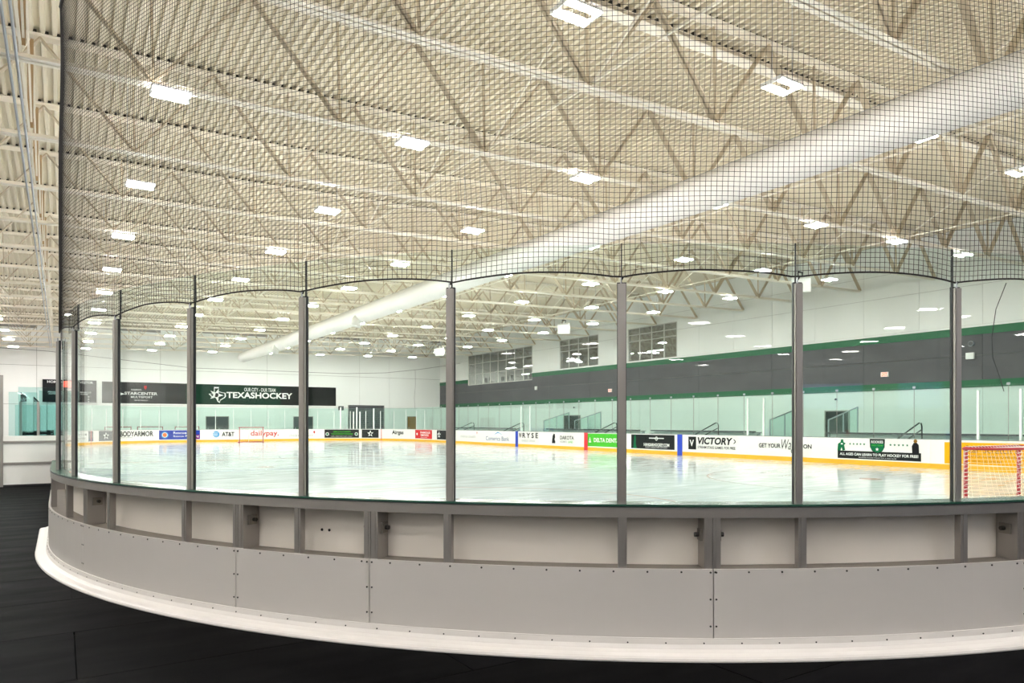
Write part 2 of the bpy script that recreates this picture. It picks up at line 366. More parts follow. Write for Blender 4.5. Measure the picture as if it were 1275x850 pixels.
# far wall, panels
wf = wall_core('wall_far', X0, X1 + .3, Y1, Y1 + .3, ZT - .1, 'white end wall carrying the long black banner')
xs = [X0, -1.72, 7.2, 16.2, 25.2, 28.4, X1]
for a, b in zip(xs, xs[1:]):
    for z0, z1 in ((0, 3.1), (3.1, 6.2), (6.2, 10.2)):
        z1 = min(z1, zr(a, 9.45)); MB().box(a + .012, b - .012, Y1 - .03, Y1 + .01, z0 + .012, z1 - .012).build('wall_panel', 'wall', wf)

# windows of the upstairs lounge, with the lounge behind them
for i, (y0, y1, z0, z1, ncol) in enumerate(WINS):
    w = bpy.data.objects.new('window_%d' % (3 - i), None); COL.objects.link(w); w.location = (X1, y0, z0); w['kind'] = 'structure'
    w['label'] = ['long lounge window nearest the far corner, eight lights wide', 'middle lounge window over the charcoal band', 'lounge window nearest the camera, over the charcoal band'][i]
    t = 0.05
    MB().box(X1 - .02, X1 + .08, y0, y1, z0, z0 + t).build('window_frame', 'winframe', w); MB().box(X1 - .02, X1 + .08, y0, y1, z1 - t, z1).build('window_frame', 'winframe', w)
    for c in range(ncol + 1):
        yy = y0 + (y1 - y0) * c / ncol; yy = min(max(yy, y0 + t / 2), y1 - t / 2)
        MB().box(X1 - .02, X1 + .08, yy - t / 2, yy + t / 2, z0 + t, z1 - t).build('mullion', 'winframe', w)
    zb = [z0, z0 + (z1 - z0) * .60, z0 + (z1 - z0) * .80, z1] if i else [z0, z0 + (z1 - z0) * .36, z0 + (z1 - z0) * .70, z1]
    for zz in zb[1:-1]: MB().box(X1 - .015, X1 + .075, y0 + t, y1 - t, zz - t / 2, zz + t / 2).build('transom', 'winframe', w)
    for c in range(ncol):
        for a, b in zip(zb, zb[1:]):
            MB().box(X1 + .03, X1 + .042, y0 + (y1 - y0) * c / ncol + t / 2, y0 + (y1 - y0) * (c + 1) / ncol - t / 2, a + t / 2, b - t / 2).build('pane', 'winglass', w)
lx0, lx1, ly0, ly1, lz0, lz1 = X1 + .3, X1 + 9.0, 28.0, 62.0, 4.9, 8.75
M['lounge'] = mat('lounge_paint', (0.30, 0.29, 0.27), 0.7); M['loungefloor'] = mat('lounge_carpet', (0.10, 0.10, 0.10), 0.9)
MB().box(lx0, lx1, ly0, ly1, lz0 - .1, lz0).build('floor_lounge', 'loungefloor', kind='structure')['label'] = 'carpeted floor of the upstairs lounge'
MB().box(lx0, lx1, ly0, ly1, lz1, lz1 + .1).build('ceiling_lounge', 'lounge', kind='structure')['label'] = 'dark ceiling of the upstairs lounge'
mb = MB().box(lx1, lx1 + .1, ly0, ly1, lz0, lz1); mb.box(lx0, lx1, ly0 - .1, ly0, lz0, lz1); mb.box(lx0, lx1, ly1, ly1 + .1, lz0, lz1)
mb.build('wall_lounge', 'lounge', kind='structure')['label'] = 'walls of the upstairs lounge behind the windows'
lroot = None
lm = MB().box(-.12, .12, -.9, .9, -.05, 0).mesh('lounge_light', 'housing'); lm2 = MB().box(-.10, .10, -.86, .86, -.06, -.05).mesh('light_strip', 'lamp2')
for a, yy in enumerate((30.5, 34.0, 37.5, 41.0, 44.5, 48.0, 51.5, 55.0, 58.5)):
    for b, xx in enumerate((X1 + 2.0, X1 + 4.6, X1 + 7.0)):
        o = thing('lounge_ceiling_light', 'strip light hung from the upstairs lounge ceiling, %s along, %s from the windows' % (ordinal(a), ordinal(b)), 'ceiling light', (xx, yy + .6 * b, (7.75, 7.25, 6.75)[b]), group='lounge strip lights')
        place(lm, 'housing', o); place(lm2, 'light_strip', o); place(MB().cyl((0, 0, 0), (0, 0, lz1 - (7.75, 7.25, 6.75)[b]), .012, 5).mesh('hanger_rod', 'galv'), 'hanger_rod', o)
st_seat = MB().cyl((0, 0, .70), (0, 0, .76), .19, 12).mesh('seat', 'black'); st_back = MB().box(-.19, -.16, -.18, .18, .80, 1.12).box(-.19, -.17, -.16, -.13, .72, .82).box(-.19, -.17, .13, .16, .72, .82).mesh('backrest', 'black')
st_leg = MB().bar((0, 0, 0), (-.04, -.04, .72), .03, .03).mesh('leg', 'black')
for a in range(8):
    yy = 49.2 + a * 1.32; o = thing('bar_stool', 'dark bar stool behind the long lounge window, %s from the near side' % ordinal(a), 'stool', (X1 + 1.15 + .25 * (a % 3), yy, lz0), rz=.4 * (a % 3), group='lounge bar stools')
    place(st_seat, 'seat', o); place(st_back, 'backrest', o)
    for lx, ly, rz in ((.17, .17, 0), (-.17, .17, math.pi / 2), (-.17, -.17, math.pi), (.17, -.17, -math.pi / 2)): place(st_leg, 'leg', o, (lx, ly, 0), (0, 0, rz))

# doors in the far and right wall
def door(nr, wall, a0, a1, z1, m, label, leaves=1):
    d = bpy.data.objects.new('door_%d' % nr, None); COL.objects.link(d); d['kind'] = 'structure'; d['label'] = label
    d.location = (a0, Y1 - .03, 0) if wall == 'far' else (X1, a0, 0)
    def bx(u0, u1, w0, w1, z0, z1, name, mm):
        mb = MB()
        if wall == 'far': mb.box(u0, u1, Y1 - .03 - w1, Y1 - .03 - w0, z0, z1)
        else: mb.box(X1 - w1, X1 - w0, u0, u1, z0, z1)
        return mb.build(name, mm, d)
    f = .06
    bx(a0, a0 + f, 0, .06, 0, z1, 'door_frame', 'alu'); bx(a1 - f, a1, 0, .06, 0, z1, 'door_frame', 'alu'); bx(a0 + f, a1 - f, 0, .06, z1 - f, z1, 'door_frame', 'alu')
    w = (a1 - a0 - 2 * f) / leaves
    for k in range(leaves):
        bx(a0 + f + w * k + .006, a0 + f + w * (k + 1) - .006, 0, .035, .01, z1 - f, 'door_leaf', m)
        bx(a0 + f + w * k + .12, a0 + f + w * k + .16, .035, .08, .95, 1.15, 'door_handle', 'galv')
door(1, 'far', 10.84, 12.81, 2.2, 'door', 'grey double door under the middle of the banner', 2)
door(2, 'far', 18.6, 20.5, 2.22, 'door', 'grey double door under the right end of the banner', 2)
door(4, 'far', 30.35, 31.45, 2.28, 'brown', 'brown wooden door near the far corner')
door(5, 'right', 41.6, 43.75, 2.22, 'black', 'dark double door between two sloping glass guards', 2)
door(6, 'right', 19.2, 20.6, 2.27, 'black', 'dark doorway in the side wall behind a sloping glass guard')
rd = bpy.data.objects.new('door_3', None); COL.objects.link(rd); rd.location = (23.98, Y1 - .03, 0); rd['kind'] = 'structure'; rd['label'] = 'wide dark grey roll-up door in the banner wall'
for k in range(15): MB().box(24.06, 27.74, Y1 - .08, Y1 - .03, .01 + k * .215, .01 + k * .215 + .207).build('slat', 'door', rd)
MB().box(23.98, 24.06, Y1 - .10, Y1 - .03, 0, 3.36).build('door_track', 'alu', rd); MB().box(27.74, 27.82, Y1 - .10, Y1 - .03, 0, 3.36).build('door_track', 'alu', rd)
MB().box(24.06, 27.74, Y1 - .16, Y1 - .03, 3.235, 3.36).build('door_hood', 'door', rd)

# ================================================================== ROOF JOISTS
JY = [7.67 + 3.66 * k for k in range(-4, 16)]
NODE0, PAN = 1.26, 3.30
ZB = 7.40
DJ = ZD - ZB
def angle_pair(mb, x0, x1, z, up, leg=.095, gap=.035, t=.012):
    for sgn in (-1, 1):
        y0 = sgn * gap / 2; y1 = y0 + sgn * leg; yt = y0 + sgn * t
        a, b = min(y0, y1), max(y0, y1); c, d = min(y0, yt), max(y0, yt)
        if up: mb.box(x0, x1, a, b, z, z + t); mb.box(x0, x1, c, d, z + t, z + leg)
        else: mb.box(x0, x1, a, b, z - t, z); mb.box(x0, x1, c, d, z - leg, z - t)
    return mb
ks = [k for k in range(-4, 11)]
xl, xr = X0 + .05, X1 - .15
m_bot = angle_pair(MB(), NODE0 + PAN * ks[0] - .2, NODE0 + PAN * (ks[-1]) - .1, 0, True).mesh('bottom_chord', 'steel')
m_top = angle_pair(MB(), xl, xr, DJ - .002, False, leg=.105).mesh('top_chord', 'steel')
def web(a, b, w, d): return MB().bar(a, b, w, d, up=(0, 1, 0))
m_dr = web((0, 0, .04), (PAN / 2, 0, DJ - .06), .030, .10).mesh('web_diagonal', 'steel')
m_dl = web((0, 0, .04), (-PAN / 2, 0, DJ - .06), .030, .10).mesh('web_diagonal', 'steel')
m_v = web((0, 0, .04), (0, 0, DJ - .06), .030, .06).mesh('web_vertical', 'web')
def dbl(m0):
    """two flat legs either side of the gusset line: a double-angle member"""
    mb = MB(); vs = [v.co.copy() for v in m0.vertices]; fs = [tuple(p.vertices) for p in m0.polygons]
    for dy in (-.030, .030): mb.add([(v.x, v.y + dy, v.z) for v in vs], fs)
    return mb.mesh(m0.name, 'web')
m_dr, m_dl = dbl(m_dr), dbl(m_dl)
M['flute_shade'] = mat('painted_flute_shade', (0.035, 0.03, 0.022), 0.9)  # added dark strips: shadow in the deck flutes painted as solid colour
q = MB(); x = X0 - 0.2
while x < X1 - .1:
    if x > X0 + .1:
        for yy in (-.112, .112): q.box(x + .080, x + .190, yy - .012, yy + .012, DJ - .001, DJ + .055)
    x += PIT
m_flute_shade = q.mesh('flute_shade_strip', 'flute_shade')
for j, jy in enumerate(JY):
    t = thing('roof_joist', 'cream steel roof joist with zigzag webs, %s row counting from the near end wall' % ordinal(j), 'roof joist', (0, jy, ZB), group='roof joists')
    t.rotation_euler = (0, -math.atan(SLOPE), 0)
    place(m_bot, 'bottom_chord', t); place(m_top, 'top_chord', t); place(m_flute_shade, 'flute_shade_strip', t, kind='stuff')
    for k in ks:
        x = NODE0 + PAN * k
        if k > ks[0]: place(m_dl, 'web_diagonal', t, (x, 0, 0))
        if k < ks[-1] or True:
            if x + PAN / 2 < xr: place(m_dr, 'web_diagonal', t, (x, 0, 0))
        if k < ks[-1]: place(m_v, 'web_vertical', t, (x, 0, 0))
by = 8.35; bmt = thing('roof_beam', 'flat cream roof beam under the deck beside a joist near the camera', 'beam', (0, by, ZD)); bmt.rotation_euler = (0, -math.atan(SLOPE), 0)
for nm, z0, z1, w in (('bottom_flange', -.13, -.115, .30), ('beam_web', -.115, -.02, .012), ('top_flange', -.02, -.005, .24)):
    place(MB().box(xl, xr, -w / 2, w / 2, z0, z1).mesh(nm, 'steel'), nm, bmt)
place(m_flute_shade, 'flute_shade_strip', bmt, (0, 0, -DJ + .004), kind='stuff')  # same painted flute shadow along the beam
# bridging lines along y and crossed bridging between joists
BX = [-0.62, 7.9, 16.4, 24.9]
for i, bx in enumerate(BX):
    t = thing('joist_bridging', 'crossed steel bridging running lengthwise between the joists, %s line from the left' % ordinal(i), 'bridging', (bx, JY[0], zr(bx, ZB)), group='joist bridging')
    m1 = MB().box(-.02, .02, 0, JY[-1] - JY[0], .085, .125).mesh('bridging_rail', 'steel'); place(m1, 'bridging_rail', t)
    if i == 0: first_bridging = t
    ma = MB().bar((0, .06, .15), (0, 3.6, DJ - .12), .035, .035, up=(1, 0, 0)).mesh('cross_brace', 'steel')
    mb_ = MB().bar((.04, 3.6, .15), (.04, .06, DJ - .12), .035, .035, up=(1, 0, 0)).mesh('cross_brace', 'steel')
    for j in range(len(JY) - 1): place(ma, 'cross_brace', t, (0, 3.66 * j, 0)); place(mb_, 'cross_brace', t, (0, 3.66 * j, 0))
t = thing('conduit', 'galvanised conduit pair hung under the joists left of the net', 'conduit', (-.78, -5, zr(-.78, ZB) - .05))
for dx in (0, .11): MB().cyl((-.78 + dx, -6, zr(-.7, ZB) - .035), (-.78 + dx, 62, zr(-.7, ZB) - .035), .022, 8).build('conduit_pipe', 'galv', t, smooth=True)
for j in range(4, 12): MB().bar((-.60, JY[j] - .25, zr(-.6, ZB) + .12), (-.60, JY[j] - .1, zr(-.6, ZD) - .15), .10, .02, up=(0, 1, 0)).build('brace_angle', 'primer', first_bridging)

# ================================================================== CEILING LIGHTS
LX = [-7.5 + 4.5 * k for k in range(9)]; LY = [5.6 + 5.5 * k for k in range(-2, 11)]; ZL = 7.20
hm = MB()
for dy in (-.155, .155): hm.box(-.285, .285, dy - .055, dy + .055, .03, .07)
hm.box(-.31, -.285, -.21, .21, .005, .07); hm.box(.285, .31, -.21, .21, .005, .07); hm = hm.mesh('housing', 'housing')
sm = MB().box(-.28, .28, -.045, .045, .0, .03).mesh('led_strip', 'lamp')
wm = {}
for j, ly in enumerate(LY):
    for i, lx in enumerate(LX):
        o = thing('ceiling_light', 'twin-strip white ceiling light, %s column from the left, %s row from the near end' % (ordinal(i), ordinal(j)), 'ceiling light', (lx, ly, zr(lx, ZL)), group='ceiling lights over the rink')
        place(hm, 'housing', o)
        for dy in (-.155, .155): place(sm, 'led_strip', o, (0, dy, 0))
        near_j = min(abs(ly - q) for q in JY) < .3
        L_ = .13 if near_j else ZD - ZL - .02
        key = (near_j, i)
        if key not in wm:
            q = MB()
            for wx in (-.27, .27): q.cyl((wx, 0, .07), (wx, 0, L_ + SLOPE * wx), .006, 5)
            wm[key] = q.mesh('hanger_wire', 'galv')
        place(wm[key], 'hanger_wire', o)

# ================================================================== FABRIC DUCT
DXC, DZC, DR = 12.95, 7.16, 0.425
mb = MB(); pts = []; y = YS + .01
while y <= 60.7: pts.append((DXC, y, DZC)); y += 1.0
t = thing('air_duct', 'long white round fabric air duct hung along the middle of the roof', 'air duct', (DXC, YS + .01, DZC))
n = 28; vs = []; fs = []
for i, p in enumerate(pts):
    for j in range(n):
        q = 2 * math.pi * j / n; rr = DR * (1 + .006 * math.sin(i * 2.1 + j)); vs.append((p[0] + rr * math.cos(q), p[1], p[2] + rr * math.sin(q)))
for i in range(len(pts) - 1):
    for j in range(n): fs.append((i * n + j, i * n + (j + 1) % n, (i + 1) * n + (j + 1) % n, (i + 1) * n + j))
fs += [tuple(range(n)), tuple((len(pts) - 1) * n + j for j in range(n - 1, -1, -1))]
MB().add(vs, fs).build('duct_sleeve', 'dacron', t, smooth=True)
MB().cyl((DXC, 60.69, DZC), (DXC, 60.78, DZC), DR + .01, 28).build('end_cap', 'dacron', t, smooth=True)
MB().tube([(DXC, yy, DZC + DR + .05) for yy in (YS + .3, 20, 40, 60.6)], .008, 5).build('support_cable', 'galv', t)
for (px, py) in ((340, 430), (440, 392)):
    d = ray(px, py); k = (DXC - .50 - CX) / d[0]; yy = CY + k * d[1]
    MB().cyl((DXC - .30, yy, DZC - .12), (DXC - .42, yy, DZC - .62), .16, 16, .30).build('duct_nozzle', 'speaker', t, smooth=True)

# ================================================================== RINK BARRIERS
HB = 1.05
def angdeg(a): return math.radians(a) * R
# ---- near corner, seen from outside
nb = thing('rink_barrier', 'curved near corner of the rink boards with pale grey skirt and tall glass', 'rink barrier', (*P(angdeg(45), .2)[:2], 0))
S0, S1 = -2.2, QA + 1.2
POSTS = [angdeg(2.57 + 8.42 * k) for k in range(-1, 12)]
SEAMS = [S0, angdeg(15.6), angdeg(32.25), angdeg(40.62), angdeg(57.25), angdeg(73.5), S1]
sweep(MB(), S0, S1, rect(-.012, .20, HB, HB + .014)).build('cap_rail', 'cap', nb)
sweep(MB(), S0, S1, rect(.185, .206, HB - .006, HB + .0)).build('cap_seal', 'blackrub', nb)
sweep(MB(), S0, S1, rect(.11, .20, .970, HB - .006)).build('top_rail', 'alu', nb)
sweep(MB(), S0, S1, rect(.022, .198, .592, .606)).build('frame_ledge', 'ledge', nb)
sweep(MB(), S0, S1, [(-.006, .012), (-.006, .2), (.0, .2), (.0, .012)]).build('kick_plate', 'yellow', nb)
sweep(MB(), S0, S1, [(.221, .0), (.221, .128), (.229, .128), (.233, .085), (.248, .055), (.285, .040), (.338, .034), (.356, .024), (.362, .010), (.360, .0)]).build('cove_base', 'cove', nb)
for a, b in zip(SEAMS, SEAMS[1:]):
    sweep(MB(), a + .0035, b - .0035, rect(.20, .22, .03, .612)).build('skirt_panel', 'skirt', nb)
    sweep(MB(), a + .002, b - .002, rect(.0, .02, .02, HB - .004)).build('board_panel', 'backing', nb)
def local_box(s, u0, u1, o0, o1, z0, z1, mb=None):
    """box in the frame of the outline at s: u along, o outward"""
    (px, py), (nx, ny) = PN(s); tx, ty = -ny, nx
    f = lambda u, o, z: (px + tx * u + nx * o, py + ty * u + ny * o, z)
    mb = mb or MB()
    return mb.add([f(u0, o0, z0), f(u1, o0, z0), f(u1, o1, z0), f(u0, o1, z0), f(u0, o0, z1), f(u1, o0, z1), f(u1, o1, z1), f(u0, o1, z1)],
                  [(0, 3, 2, 1), (4, 5, 6, 7), (0, 1, 5, 4), (1, 2, 6, 5), (2, 3, 7, 6), (3, 0, 4, 7)])
ZP = 2.648; ZG = 2.95
for s in POSTS:
    mb = local_box(s, -.028, .028, .118, .140, HB + .014, ZP)
    local_box(s, -.021, .021, .140, .146, HB + .014, ZP, mb); mb.build('glass_post', 'alu', nb)
    local_box(s, -.033, .033, .095, .118, HB + .014, ZP + .012).build('post_gasket', 'blackrub', nb)
    local_box(s, -.0035, .0035, .072, .090, ZP + .012, ZG).build('joint_seal', 'blackrub', nb)
    mb = local_box(s, -.030, .030, .135, .192, .606, .970); local_box(s, -.012, .012, .192, .197, .606, .970, mb); mb.build('frame_post', 'alu', nb)
    mb = local_box(s, -.010, -.004, .12, .135, ZP, ZP + .045); mb.build('hook', 'galv', nb)
for a, b in zip(POSTS, POSTS[1:]):
    (ax, ay, _), (bx2, by2, _) = P(a, .081), P(b, .081); d = Vector((bx2 - ax, by2 - ay, 0)).normalized(); A = Vector((ax, ay, 0)) + d * .005; B = Vector((bx2, by2, 0)) - d * .005
    zc = (HB + .016 + ZG) / 2; MB().bar((A.x, A.y, zc), (B.x, B.y, zc), .012, ZG - HB - .016).build('glass_pane', 'glass', nb)
for s in SEAMS[1:-1]:
    for u0, u1 in ((-.058, -.002), (.002, .058)):
        mb = local_box(s, u0, u1, .025, .198, .606, .970); local_box(s, u0 + .02, u1 - .02, .198, .202, .606, .970, mb); mb.build('frame_post', 'alu', nb)
    for sg in (-1, 1):
        lb = local_box(s, sg * .058, sg * .075, .06, .15, .80, .88).build('latch_bracket', 'latch', nb)
        p, nn = PN(s); tx, ty = -nn[1], nn[0]
        MB().cyl((p[0] + tx * sg * .07 + nn[0] * .10, p[1] + ty * sg * .07 + nn[1] * .10, .84), (p[0] + tx * sg * .105 + nn[0] * .10, p[1] + ty * sg * .105 + nn[1] * .10, .84), .017, 8).build('latch_bolt', 'bolt', nb)
mb = MB()
def dot(s, z, o, r=.0075):
    (px, py), (nx, ny) = PN(s); mb.cyl((px + nx * (o - .004), py + ny * (o - .004), z), (px + nx * (o + .003), py + ny * (o + .003), z), r, 7)
s = angdeg(-5)
while s < S1: dot(s, .592, .22); s += .232
for q in SEAMS[1:-1]:
    for du in (-.02, .02):
        for z in (.59, .40, .21): dot(q + du, z, .22)
s = angdeg(-5) + .1
while s < S1: dot(s, .095, .232, .006); s += .26
mb.build('bolt_heads', 'bolt', nb, kind='stuff')
mb = MB()
for q in (angdeg(36.3) + .10, angdeg(36.3) + .17): dot(q, .78, .02, .012)
mb.build('board_bolts', 'bolt', nb, kind='stuff')

# ---- the other boards, seen from inside
ZGF = 2.90
def inner_barrier(label, s0, s1, panel=2.44, pane=1.52, fine=None, post='clip', zg=ZGF):
    t = thing('rink_barrier', label, 'rink barrier', (*P((s0 + s1) / 2)[:2], 0))
    n = max(1, round((s1 - s0) / panel))
    for i in range(n):
        a, b = s0 + (s1 - s0) * i / n, s0 + (s1 - s0) * (i + 1) / n
        sweep(MB(), a + .003, b - .003, rect(.0, .03, .19, HB - .01), .4).build('board_panel', 'white', t)
        sweep(MB(), a + .002, b - .002, rect(-.012, .03, .0, .195), .4).build('kick_plate', 'yellow', t)
    sweep(MB(), s0, s1, rect(-.01, .14, HB - .01, HB + .008), .4).build('cap_rail', 'capgrey', t)
    sweep(MB(), s0, s1, rect(.03, .14, .0, HB - .012), .4).build('frame_core', 'alu', t)
    n = max(1, round((s1 - s0) / pane)); L = (s1 - s0) / n
    for i in range(n):
        (ax, ay, _), (bx2, by2, _) = P(s0 + L * i, .06), P(s0 + L * (i + 1), .06); d = Vector((bx2 - ax, by2 - ay, 0)).normalized() * .004
        zc = (HB + .008 + zg) / 2
        MB().bar((ax + d.x, ay + d.y, zc), (bx2 - d.x, by2 - d.y, zc), .012, zg - HB - .008).build('glass_pane', 'glassfar', t)
        if post == 'clip':
            local_box(s0 + L * i, -.05, .05, .045, .075, zg - .03, zg + .05).build('glass_clip', 'galv', t); local_box(s0 + L * i, -.006, .006, .052, .068, HB, zg).build('joint_seal', 'alu', t)
        else:
            local_box(s0 + L * i, -.022, .022, .03, .09, HB, zg - .25).build('glass_post', 'pwhite', t)
    return t
b_near = inner_barrier('straight rink boards along the near end behind the near goal', S1, S_RC, zg=2.9)
b_nr = inner_barrier('curved rink corner boards beside the orange advert panel', S_RC, S_R)
b_right = inner_barrier('long straight rink boards below the charcoal wall band', S_R, S_FRC)
b_far = inner_barrier('far end rink boards behind the far goal, with both rounded corners', S_FRC, S_L, post='white', pane=1.45)
b_left = inner_barrier('long straight rink boards along the benches', S_L, TOT + S0, pane=1.8)
def barrier_of(s): return b_nr if s < S_R else b_right if s < S_FRC else b_far
# white gate posts standing in the right boards
for px in (648, 659, 930, 950, 1217, 1270):
    local_box(s_px(px), -.035, .035, .02, .10, HB, 2.72).build('gate_post', 'pwhite', barrier_of(s_px(px)))
for px, zt in ((424, 3.0), (440, 2.6), (444, 3.0), (448, 2.6), (465, 2.9)): local_box(s_px(px), -.05, .05, .02, .12, HB, zt).build('gate_post', 'pwhite', b_far)

# ================================================================== PRINTS ON THE BOARDS
def text_verts(body, bold=0.0, shear=0.0):
    cu = bpy.data.curves.new('t', 'FONT'); cu.body = body; cu.size = 1.0; cu.offset = bold; cu.shear = shear; cu.resolution_u = 3
    o = bpy.data.objects.new('t', cu); COL.objects.link(o); dg = bpy.context.evaluated_depsgraph_get(); dg.update()
    me = bpy.data.meshes.new_from_object(o.evaluated_get(dg)); vs = [v.co.copy() for v in me.vertices]; fs = [tuple(p.vertices) for p in me.polygons]
    bpy.data.objects.remove(o); bpy.data.curves.remove(cu); bpy.data.meshes.remove(me); return vs, fs
def text_fit(body, w, h, bold=0.0, shear=0.0):
    """text scaled into a w x h box centred at 0"""
    vs, fs = text_verts(body, bold, shear)
    x0, x1 = min(v.x for v in vs), max(v.x for v in vs); y0, y1 = min(v.y for v in vs), max(v.y for v in vs)
    return [((v.x - (x0 + x1) / 2) * w / max(1e-6, x1 - x0), (v.y - (y0 + y1) / 2) * h / max(1e-6, y1 - y0)) for v in vs], fs
def poly(pts): return list(pts), [tuple(range(len(pts)))]
def disc(r, n=24, c=(0, 0), ry=None): return poly([(c[0] + r * math.cos(2 * math.pi * i / n), c[1] + (ry or r) * math.sin(2 * math.pi * i / n)) for i in range(n)])
def star(r, r2=None, c=(0, 0), n=5, rot=0.0):
    r2 = r2 or r * .42; return poly([(c[0] + (r if i % 2 == 0 else r2) * math.sin(math.pi * i / n + rot), c[1] + (r if i % 2 == 0 else r2) * math.cos(math.pi * i / n + rot)) for i in range(2 * n)])
def shift(shape, u, v, k=1.0): return [(x * k + u, y * k + v) for x, y in shape[0]], shape[1]
def rectshape(w, h, n=12):
    vs = [(-w / 2 + w * i / n, -h / 2) for i in range(n + 1)] + [(-w / 2 + w * i / n, h / 2) for i in range(n + 1)]
    return vs, [(i, i + 1, n + 2 + i, n + 1 + i) for i in range(n)]
def stick(shape, barrier, name, m, sc, zc, lift):
    """lay a flat print on the ice face of the boards: u runs to the viewer's right (falling s)"""
    vs, fs = shape
    v3 = [P(sc - u, -lift, zc + v) for u, v in vs]
    return MB().add(v3, fs).build(name, m, barrier)
def advert(px0, px1, z0, z1, bg, label, items):
    """items: (shape fn(w,h) , ink).  Coordinates are fractions of the panel (-.5 .. .5)"""
    sa, sb = s_px(px0), s_px(px1); w = sa - sb; h = z1 - z0; sc = (sa + sb) / 2; zc = (z0 + z1) / 2; bar = barrier_of(sc)
    if bg:
        root = stick(rectshape(w, h), bar, 'advert_panel', bg, sc, zc, .004)
    else:
        root = None
    first = root
    for it in items:
        shape, m, u, v = it[0](w, h), it[1], it[2] * w, it[3] * h
        vs, fs = shift(shape, u, v)
        v3 = [P(sc - a, -.009 - .0022 * items.index(it), zc + b) for a, b in vs]
        nm = it[4] if len(it) > 4 else 'lettering'
        if first is None:
            first = MB().add(v3, fs).build('advert_' + nm, m, bar)
        else:
            B = bar.matrix_basis.translation
            me = MB(); me.add([(p[0] - B.x, p[1] - B.y, p[2] - B.z) for p in v3], fs); place(me.mesh(nm, m), nm, first)
    first['label'] = label
def T(body, wf, hf, bold=0.012, shear=0.0): return lambda w, h: text_fit(body, w * wf, h * hf, bold, shear)
def D(rf): return lambda w, h: disc(rf * h)
def ST(rf): return lambda w, h: star(rf * h)
def RS(wf, hf): return lambda w, h: rectshape(w * wf, h * hf, 4)
def PO(pts): return lambda w, h: poly([(a * h, b * h) for a, b in pts])
def starlogo(u, col='w'):
    return [(ST(.42), col, u, 0.0, 'star_logo'), (PO([(-.10, -.14), (.08, -.14), (.17, -.02), (.13, .12), (-.04, .14)]), 'dk', u, 0.0, 'star_logo')]
Zl, Zh = .26, 1.0
# far end, left to right
advert(94, 110, .30, .95, 'w', 'pale printed advert in the far rounded corner', [(T('CITY OF', .7, .2), 'gr', 0, .2), (T('ICE PARK', .7, .18), 'gr', 0, -.2), (ST(.18), 'dgr', .32, .22, 'star_logo')])
advert(109.5, 116, Zl, Zh, 'dgr', 'small dark grey print with lines beside the thin red line', [(RS(.8, .05), 'gr', 0, .15, 'stripe'), (RS(.8, .05), 'gr', 0, -.05, 'stripe'), (RS(.8, .1), 'navy', 0, -.35, 'stripe')])
advert(123, 145, Zl, Zh, 'dgr', 'dark grey square print with a white star logo left of the black lettering', starlogo(-.08))
advert(149.5, 191, .45, .95, None, 'bold black sports drink lettering on the far corner boards', [(T('BODYARMOR', 1, .82, .03), 'k', 0, .1), (T('SPORTS DRINK', .38, .13, .01), 'dgr', -.3, -.48)])
advert(198, 249, Zl, Zh, 'b', 'blue and purple plumbing advert with round emblem', [(RS(.10, .5), 'p', .44, -.25, 'color_patch'), (D(.38), 'lb', -.36, 0, 'emblem'), (D(.28), 'w', -.36, 0, 'emblem_ring'), (D(.22), 'orange', -.36, 0, 'emblem_core'), (T('Rescue Air', .5, .26), 'w', .10, .22), (T('Rescue Plumbing', .62, .26), 'w', .16, -.18)])
advert(265, 292, .35, .95, None, 'blue striped globe beside black telephone lettering', [(D(.44), 'lb', -.35, 0, 'globe'), (RS(.22, .07), 'w', -.38, .18, 'globe_stripe'), (RS(.26, .07), 'w', -.40, -.02, 'globe_stripe'), (RS(.2, .06), 'w', -.38, -.22, 'globe_stripe'), (T('AT&T', .58, .62, .03), 'k', .2, 0)])
advert(312, 347, .32, .98, None, 'red serif lettering behind the far goal', [(T('dailypay.', 1, .9, .015), 'r', 0, 0)])
advert(360, 394, .30, .95, None, 'pale health lettering with a red balloon mark', [(T("children'shealth", .88, .36, .0), 'gr', -.06, -.2), (PO([(-.13, .1), (0, -.12), (.13, .1), (.08, .26), (-.08, .26)]), 'r', .42, .12, 'balloon_mark')])
advert(404, 447, Zl, Zh, 'dk', 'black banner print with small green lettering and two white emblems', [(D(.2), 'w', -.42, -.05, 'emblem'), (D(.2), 'w', .42, -.05, 'emblem'), (D(.13), 'dg', -.42, -.05, 'emblem_core'), (D(.13), 'dg', .42, -.05, 'emblem_core'), (T('GIRLS IN GREEN', .5, .18, .01), 'g', 0, .22), (T('YOUTH HOCKEY PROGRAM', .62, .18, .01), 'g', 0, -.05), (T('LEARN MORE ABOUT GIRLS HOCKEY', .62, .09, .0), 'w', 0, -.33)])
advert(450.5, 471.5, Zl, Zh, 'dk', 'black square print with a white star logo by the red goal line', starlogo(0))
advert(488, 502.5, .42, .95, None, 'narrow black gas company lettering', [(T('Airgas', 1, .85, .03), 'k', 0, .05), (T('an air company', .8, .1, 0), 'gr', 0, -.45)])
advert(517, 538, Zl, Zh, 'r', 'red print with white lettering', [(T('FAMOUS', .6, .24, .02), 'w', .08, .2), (T('SMOKES', .5, .24, .02), 'w', .04, -.1), (D(.14), 'w', -.4, .02, 'emblem'), (T('order online', .4, .1), 'w', 0, -.35)])
advert(544, 558, Zl, Zh, 'dk', 'dark print with half hidden white star where the corner meets the straight boards', starlogo(-.3))
